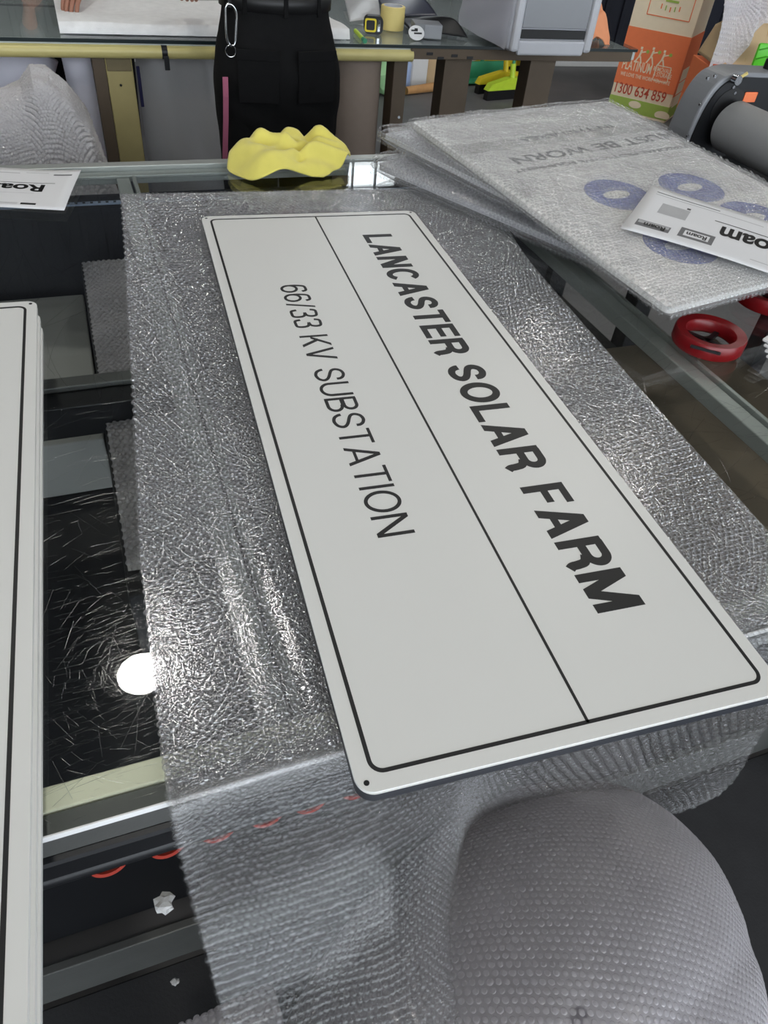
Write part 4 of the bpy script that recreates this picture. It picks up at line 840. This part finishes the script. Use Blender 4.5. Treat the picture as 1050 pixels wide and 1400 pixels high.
o = obj('side_stripe', bm, M['pink'], pr1); o['label'] = 'pink woven stripe down the trouser leg'
# carabiner on the belt
cb = UY(314, 10, 2.345); t = thing('carabiner', 'silver carabiner with key ring hanging from the black belt', 'carabiner', tuple(cb))
loop = [(-.012, 0, 0), (-.014, 0, -.05), (-.012, 0, -.085), (0, 0, -.098), (.012, 0, -.09), (.018, 0, -.05), (.020, 0, -.015), (.010, 0, .004), (-.004, 0, .008), (-.012, 0, 0)]
bm = bmesh.new(); tube(bm, [Vector(p) for p in cat(loop, 40)], .0038, 10, False); o = obj('frame', bm, M['chrome'], t, True)
bm = bmesh.new(); tube(bm, [(.019, 0, -.03), (.014, 0, -.085)], .0042, 10); obj('gate', bm, M['chrome'], t, True)
bm = bmesh.new(); tube(bm, [(-.004 + .016 * math.cos(a), -.003, -.112 + .016 * math.sin(a)) for a in np.linspace(0, 2 * PI, 28)], .0016, 8, False); obj('key_ring', bm, M['chrome'], t, True)
bm = bmesh.new(); tube(bm, [(0, .002, 0), (0, .004, .03)], .006, 8); obj('webbing_loop', bm, M['belt'], t, True)
# second person across the bench, hand on the foam panel
hw = U(92, 4, GT + .05)
p2o = np.array([.02, 4.25, 0]); sw = lambda p: (-(p[0] - p2o[0]), -(p[1] - p2o[1]), p[2])
tip = U(95, 9, GT + .045); wr = tip + np.array([.05, .125, .045]); el = np.array([.24, 3.92, 1.12])
person('person', 'person across the rear bench resting a hand on the foam-wrapped panel', tuple(p2o), PI, (sw(el), sw(wr), tuple(np.array([wr[0] - tip[0], wr[1] - tip[1], -(wr[2] - tip[2]) * .6]))), ((.27, .08, 1.14), (.25, .22, 1.02), (-.1, 1, -.5)), M['shirt2'])

# ================================================================= removal boxes
A_ = U(829, 150, 0); B_ = U(908, 169, 0); fx = B_ - A_; wd = np.linalg.norm(fx); yaw = math.atan2(fx[1], fx[0])
bxo = thing('removal_carton', 'tall orange printed removal carton standing on the floor behind the rear bench', 'carton', (A_[0], A_[1], 0), yaw)
Hc = 1.25; DP = .42
def faceband(t, z0, z1, m, name, y=-.0025, x0=0., x1=None): return box2(name, np.array([x0, y, z0]), np.array([wd if x1 is None else x1, y + .002, z1]), m, t, bev=0)
box2('carton_body', np.array([0, 0, .001]), np.array([wd, DP, Hc]), M['cardcream'], bxo, bev=.004)
def zpix(x, y):    # height on the front face for a photo pixel
    n = np.array([math.sin(yaw), -math.cos(yaw), 0]); v = ray(x, y); t = ((A_ - CW) @ n) / (v @ n); p = CW + v * t; return p[2], (p - A_) @ unit(fx)
z_or1 = zpix(856, 34)[0]; z_or0 = zpix(836, 111)[0]; z_gr = zpix(833, 128)[0]
faceband(bxo, z_or0, z_or1, M['orange'], 'orange_print'); faceband(bxo, .02, z_gr, M['green'], 'green_print')
ob2 = box2('orange_side_print', np.array([wd + .0005, 0, z_or0 - .02]), np.array([wd + .0025, DP, z_or1]), M['orange'], bxo, bev=0); box2('green_side_print', np.array([wd + .0005, 0, .02]), np.array([wd + .0025, DP, z_gr]), M['green'], bxo, bev=0)
for k in range(3): box2('side_print_block', np.array([wd + .0027, .06, z_or0 + .04 + k * .09 - .14]), np.array([wd + .004, .26, z_or0 + .08 + k * .09 - .10]), M['cardcream'], bxo, bev=0)
def ftext(s, pa, pb, h_, m, bold=.0, off=-.0045):
    za, xa = zpix(*pa); zb, xb = zpix(*pb); z = (za + zb) / 2
    return text_on('lettering', s, m, bxo, (xa, off, z), (1, 0, 0), (0, 0, 1), xb - xa, h_, bold=bold, lift=.001)
za, xa = zpix(849, 92); zb, xb = zpix(889, 101)
ftext('PLATINUM', (850, 93), (889, 102), .068, M['cardcream'], .012)
ftext('REMOVALS', (893, 96), (917, 102), .03, M['cardcream'], .006); ftext('& STORAGE', (893, 103), (917, 109), .03, M['cardcream'], .006)
ftext('WE LOVE THE WORK YOU HATE', (848, 102), (915, 117), .026, M['cardcream'], .01)
ftext('1300 634 859', (840, 125), (908, 141), .074, mat('rust_red_print', (196, 82, 56), .7), .008)
z0, x0 = zpix(892, 109); z1, x1 = zpix(918, 93)
bm = bmesh.new()
for a, b in (((x0, z0), (x1, z0)), ((x0, z1), (x1, z1))): abox(bm, ((a[0] + b[0]) / 2, -.004, a[1]), (b[0] - a[0], .001, .006))
for x in (x0, x1): abox(bm, (x, -.004, (z0 + z1) / 2), (.006, .001, z1 - z0))
obj('print_frame', bm, M['cardcream'], bxo)
for x, y in ((876, 73), (892, 74), (907, 78)):     # little running figures of the print
    z, xx = zpix(x, y); bm = bmesh.new()
    abox(bm, (xx, -.004, z), (.014, .001, .05), Matrix.Rotation(.2, 3, 'Y')); abox(bm, (xx - .016, -.004, z - .04), (.01, .001, .05), Matrix.Rotation(.5, 3, 'Y')); abox(bm, (xx + .014, -.004, z - .04), (.01, .001, .05), Matrix.Rotation(-.4, 3, 'Y')); abox(bm, (xx + .02, -.004, z + .012), (.035, .001, .008), Matrix.Rotation(-.3, 3, 'Y')); abox(bm, (xx, -.004, z + .036), (.016, .001, .016)); obj('printed_figure', bm, M['cardcream'], bxo)
    bm = bmesh.new(); prism(bm, [(xx + .05 + .012 * math.cos(k * PI / 6), z + .02 + .012 * math.sin(k * PI / 6)) for k in range(12)], .0, .001); o = obj('printed_ball', bm, M['green'], bxo, rot=(PI / 2, 0, 0), loc=(0, -.0035, 0))
# upper framed print
z1, x1 = zpix(922, 34); z0_, x0_ = zpix(868, 22)
bm = bmesh.new(); zt = z_or1 + .09
for z in (zt, zt + .3): abox(bm, (wd * .56, -.003, z), (wd * .66, .001, .006))
for x in (wd * .23, wd * .89): abox(bm, (x, -.003, zt + .15), (.006, .001, .3))
obj('print_frame', bm, M['orange'], bxo)
for k in range(4): box('printed_line', (wd * .56, -.003, zt + .10 + k * .035), (wd * (.34 if k else .2), .001, .014), [M['green'], M['green'], M['orange'], M['orange']][k], bxo, bev=0)
for k in range(5): box('printed_ray', (wd * (.42 + .07 * k), -.003, zt + .05 + .006 * abs(k - 2)), (.008, .001, .03), M['green'] if k % 2 else M['orange'], bxo, bev=0)
# cream blots on the green print
for (x, y, r) in ((868, 143, .05), (905, 158, .06)):
    z, xx = zpix(x, y); bm = bmesh.new(); prism(bm, [(xx + r * math.cos(k * PI / 9), max(.03, z + r * .5 * math.sin(k * PI / 9))) for k in range(18)], 0, .001); obj('printed_blot', bm, M['cardcream'], bxo, rot=(PI / 2, 0, 0), loc=(0, -.0035, 0))

# second carton with open flap, bubble wrap draped over it
q0 = np.array([3.85, 4.12, 0]); yaw2 = -.32
b2 = thing('open_carton', 'orange printed carton with crumpled brown flap standing beside the tall carton', 'carton', tuple(q0), yaw2)
zt2 = .565
box2('carton_body', np.array([0, 0, .001]), np.array([.80, .36, zt2 - .02]), M['orange'], b2, bev=.004)
box2('orange_edge_line', np.array([0, -.004, zt2 - .02]), np.array([.80, .004, zt2]), mat('deep_orange_edge', (206, 84, 48), .7), b2)
G = np.array([[(.0 + .06 * v * (1 - u) + .80 * u, .02 + .10 * v + .012 * math.sin(u * 9 + v * 5) * v, zt2 + .25 * v + .010 * math.sin(u * 21) * v) for u in np.linspace(0, 1, 30)] for v in np.linspace(0, 1, 14)]); o = gridmesh('flap', G, M['card'], b2); md = o.modifiers.new('thickness', 'SOLIDIFY'); md.thickness = .006
G = np.array([[(.012 * u - .0 + .06 * v, .02 + .30 * u + .10 * v * (1 - u), zt2 + .24 * v * (1 - .3 * u)) for u in np.linspace(0, 1, 10)] for v in np.linspace(0, 1, 10)]); o = gridmesh('side_flap', G, M['card'], b2); md = o.modifiers.new('thickness', 'SOLIDIFY'); md.thickness = .006
for k in range(5): box('flap_crease', (.22 + k * .11, .068, zt2 + .115), (.004, .004, .20), M['wood'], b2, rot=Matrix.Rotation(-.38, 3, 'X'))
dp = thing('draped_bubble_wrap', 'white bubble wrap draped over the brown flap of the open carton', 'bubble wrap', tuple(q0), yaw2)
uu, vv = np.meshgrid(np.linspace(0, 1, 60), np.linspace(0, 1, 50), indexing='xy')
Gx = -.03 + .95 * uu + .02 * np.sin(vv * 8); Gy = .02 + .32 * vv + .03 * np.sin(uu * 9); lowz = np.interp(uu, [0, .12, .2, .3, .45, 1.], [.50, .50, .62, .80, .80, .76])
Gz = lowz + (1.08 - lowz) * np.sin(vv * PI / 2) ** .7 + .02 * smoothnoise(uu * 12, vv * 8, 9)
Gy = .0 + .30 * vv + .035 * np.sin(uu * 11) + np.where(uu > .25, .06, -.02)
G = np.stack([Gx, Gy, Gz], -1); fd_ = filmmat('bubble_film_drape', milky=.72, tint=(.9, .9, .92), rough=.25, bump=1., bscale=70, bdist=.008, col=(.92, .9, .93))
gridmesh('film', G, fd_, dp); bubblemesh('bubbles', bubbles(G, .022, 0, 0, 1), .0095, .006, fd_, dp, 8)
gp = UY(1046, 76, 3.9); t = thing('green_pouch', 'bright green plastic pouch hanging on the open carton front', 'pouch', tuple(gp), -.3)
bm = bmesh.new(); abox(bm, (0.02, 0, 0), (.17, .03, .13), bev=.012); obj('pouch_body', bm, M['greenb'], t, True)
for z in (.03, -.02): bm = bmesh.new(); tube(bm, [(-.06, -.018, z), (.0, -.02, z + .018), (.09, -.018, z + .012)], .004, 6); obj('pouch_fold', bm, mat('darker_green', (60, 160, 20), .4), t)

# ================================================================= roll laminator
LY = 1.45
lam = thing('roll_laminator', 'grey roll laminator with black end plate and big grey rubber roller', 'machine', (0, 0, 0))
def lp(x, y, Y=LY): return UY(x, y, Y)
RX, RZ = lp(984, 166)[0] + .012, lp(984, 166)[2] - .003; RRAD = .062
# end housing: profile in XZ, thick along Y
pf = [(1.425, .80)] + [tuple(p) for p in cat([(1.425, .985), (1.431, 1.03), (1.442, 1.07), (1.460, 1.102), (1.487, 1.122), (1.53, 1.130)], 18)] + [(2.05, 1.118), (2.05, .80)]
bm = bmesh.new(); prism(bm, pf, -LY - .09, -LY); o = obj('end_housing', bm, M['greyp'], lam, rot=(PI / 2, 0, 0))
md = o.modifiers.new('bev', 'BEVEL'); md.width = .006; md.segments = 2
pf2 = [(x + (.010 if x < 1.5 else -.01), z - .010) for i, (x, z) in enumerate(pf)]
bm = bmesh.new(); prism(bm, pf2, LY - .006, LY - .0005)
for v in bm.verts: v.co = Vector((v.co.x, v.co.z, v.co.y))
obj('black_end_plate', bm, M['blackm'], lam)
bm = bmesh.new(); tube(bm, [(RX - .004, LY - .0075, RZ + .03), (RX - .004, LY - .0055, RZ + .03)], .055, 32); obj('roller_recess', bm, M['black'], lam)
bm = bmesh.new(); lathe(bm, [(RRAD - .003, 0), (RRAD, .004), (RRAD, 1.25), (RRAD - .003, 1.254)], 56, Matrix.Translation((RX, LY - .03, RZ)) @ Matrix.Rotation(PI / 2, 4, 'X')); obj('rubber_roller', bm, M['rubber'], lam, True)
bm = bmesh.new(); tube(bm, [(RX, LY - .008, RZ), (RX, LY - .04, RZ)], .02, 20); obj('roller_shaft', bm, M['chrome'], lam, True)
box2('machine_bed', np.array([1.30, .10, .80]), np.array([2.05, LY - .006, .925]), M['blackm'], lam); box2('bed_slot', np.array([1.40, .12, .926]), np.array([1.415, LY - .02, .930]), M['greyp'], lam)
box2('bed_front_rail', np.array([1.335, .12, .926]), np.array([1.36, LY - .02, .945]), M['greyp'], lam)
for x in (1.36, 1.96):
    for y in (.15, LY - .1): box2('stand_leg', np.array([x, y, 0.]), np.array([x + .06, y + .06, .80]), M['blackm'], lam)
for (x, y) in ((965, 106), (1000, 118), (938, 185), (955, 142), (1002, 126), (975, 103)):
    p = lp(x, y); bm = bmesh.new(); tube(bm, [(p[0], LY - .010, p[2]), (p[0], LY - .005, p[2])], .004, 10); obj('bolt', bm, M['chrome'], lam, True)
p = lp(1002, 106); bm = bmesh.new(); tube(bm, [(p[0] - .006, LY - .012, p[2]), (p[0] - .006, LY - .03, p[2])], .011, 14); obj('lock_knob', bm, M['chrome'], lam, True)
bm = bmesh.new(); tube(bm, [(p[0] + .012, LY - .012, p[2] + .002), (p[0] + .022, LY - .022, p[2] + .016)], .004, 8); obj('lock_lever', bm, M['tape'], lam, True)
p = lp(1026, 133, LY - .01); tag(box('orange_label', (p[0], LY - .0085, p[2]), (.042, .002, .024), M['orange'], lam), None); p = lp(1050, 82, LY + .05); bm = bmesh.new(); tube(bm, [(p[0] + .012, LY + .05, 1.115), (p[0] + .012, LY + .05, 1.15)], .014, 18); obj('black_knob', bm, M['blackm'], lam, True)

# ================================================================= brooms, dustpan and clutter at the back
def broom(pix_l, pix_r, m, hm, label, lean):
    a, b = U(*pix_l, .0), U(*pix_r, .0); c = (a + b) / 2; yaw_ = math.atan2((b - a)[1], (b - a)[0]); L_ = np.linalg.norm(b - a)
    t = thing('broom', label, 'broom', (c[0], c[1], 0), yaw_)
    bm = bmesh.new(); prism(bm, [(-L_ / 2, .07), (L_ / 2, .07), (L_ / 2 - .03, .115), (.05, .15), (-.05, .15), (-L_ / 2 + .03, .115)], -.03, .03); o = obj('broom_head', bm, m, t, rot=(PI / 2, 0, 0))
    bm = bmesh.new(); prism(bm, [(-L_ / 2 + .005, .001), (L_ / 2 - .005, .001), (L_ / 2 - .01, .07), (-L_ / 2 + .01, .07)], -.025, .025); obj('bristles', bm, M['blackm'], t, rot=(PI / 2, 0, 0))
    bm = bmesh.new(); tube(bm, [(0, 0, .14), (0, .02, .24)], .022, 14); obj('socket', bm, m, t, True)
    bm = bmesh.new(); tube(bm, [(0, .015, .22), (lean, .17, 1.35)], .013, 12); obj('handle', bm, hm, t, True); return t
broom((662, 137), (728, 132), M['lime'], M['teal'], 'lime green broom head with green handle standing on the floor behind the bench', .1)
broom((650, 128), (722, 122), M['yel'], M['yel'], 'yellow broom with yellow handle standing behind the lime broom', -.1)
broom((640, 107), (712, 100), M['yel'], M['greyp'], 'yellow broom with grey handle farthest back against the cladding', .15)
c = U(668, 116, 0); t = thing('dustpan', 'green dustpan lying on the floor behind the brooms', 'dustpan', (c[0], c[1], 0), .1)
bm = bmesh.new(); abox(bm, (0, .06, .02), (.42, .16, .012), bev=.003); abox(bm, (0, .13, .08), (.42, .02, .13), bev=.004); obj('pan', bm, M['teal'], t, True); bm = bmesh.new(); tube(bm, [(0, .14, .12), (0, .2, .24)], .016); obj('handle', bm, M['teal'], t, True)
c = U(735, 112, 0); t = thing('orange_crate_panel', 'orange plastic panel leaning behind the broom handles', 'panel', (c[0] - .02, c[1] + .1, 0), .3); bm = bmesh.new(); abox(bm, (0, 0, .30), (.26, .03, .6), Matrix.Rotation(-.12, 3, 'X'), bev=.004); obj('panel_sheet', bm, M['orangep'], t, True); box('rim', (0, -.03, .585), (.28, .05, .03), M['orangep'], t)
c = U(571, 118, 0); t = thing('leaning_board', 'white upright board leaning behind the bench near the wooden stick', 'board', (c[0], c[1], 0), 0); bm = bmesh.new(); abox(bm, (0, 0, .35), (.13, .03, .7), bev=.003); obj('board_sheet', bm, M['white'], t); box('edge_trim', (-.075, .0, .35), (.02, .035, .7), M['greyl'], t)
c = U(562, 120, 0); t = thing('bottle', 'blue-white cleaning bottle standing beside the white upright board', 'bottle', (c[0] - .08, c[1] - .02, 0)); bm = bmesh.new(); lathe(bm, [(.05, 0), (.055, .01), (.055, .17), (.03, .22), (.018, .24), (.018, .26)], 20); obj('bottle_body', bm, mat('pale_blue_plastic', (170, 190, 228), .3), t, True); bm = bmesh.new(); lathe(bm, [(.022, .26), (.022, .29), (.015, .295)], 16); obj('cap', bm, mat('blue_cap', (40, 60, 140), .4), t, True)
a, b = U(555, 124, .031), U(600, 118, .036); bm = bmesh.new(); tube(bm, [a, (a + b) / 2, b], [.028, .03, .034], 12); tag(obj('wooden_stick', bm, M['wood'], None, True), 'round wooden stick lying across the floor clutter behind the bench', 'stick')
c = U(603, 117, 0); t = thing('pink_topped_box', 'tan box with pink lid lying tilted behind the brown leg', 'box', (c[0] + .02, c[1] + .05, 0.0), -.5); box('box_body', (0, 0, .11), (.24, .2, .2), M['card'], t); box('lid', (0, 0, .235), (.25, .21, .05), M['pinkp'], t); box('white_label', (.03, -.102, .08), (.1, .002, .1), M['white'], t)
c = U(527, 124, 0); t = thing('green_bag', 'pale green bag on the floor behind the taupe roll', 'bag', (c[0] - .03, c[1] - .12, 0)); bm = bmesh.new(); bmesh.ops.create_icosphere(bm, subdivisions=3, radius=1.); bmesh.ops.transform(bm, matrix=Matrix.Translation((0, 0, .12)) @ Matrix.Diagonal((.14, .1, .12, 1)), verts=bm.verts[:])
for v in bm.verts: v.co += Vector((random.uniform(-.008, .008), random.uniform(-.008, .008), random.uniform(-.008, .008))); v.co.z = max(v.co.z, .001)
obj('bag_body', bm, mat('pale_green_plastic', (176, 226, 168), .5), t, True); bm = bmesh.new(); tube(bm, [(0, 0, .22), (.01, 0, .30)], [.03, .05], 10); obj('bag_neck', bm, M['white'], t, True)
c = U(529, 108, 0); t = thing('red_extinguisher_box', 'small red and white box standing behind the pale green bag', 'box', (c[0], c[1], 0)); box('box_body', (0, 0, .15), (.16, .1, .3), M['white'], t); box('red_panel', (0, -.052, .18), (.09, .004, .16), M['red'], t); box('box_lid', (0, 0, .315), (.165, .105, .03), M['greyl'], t)
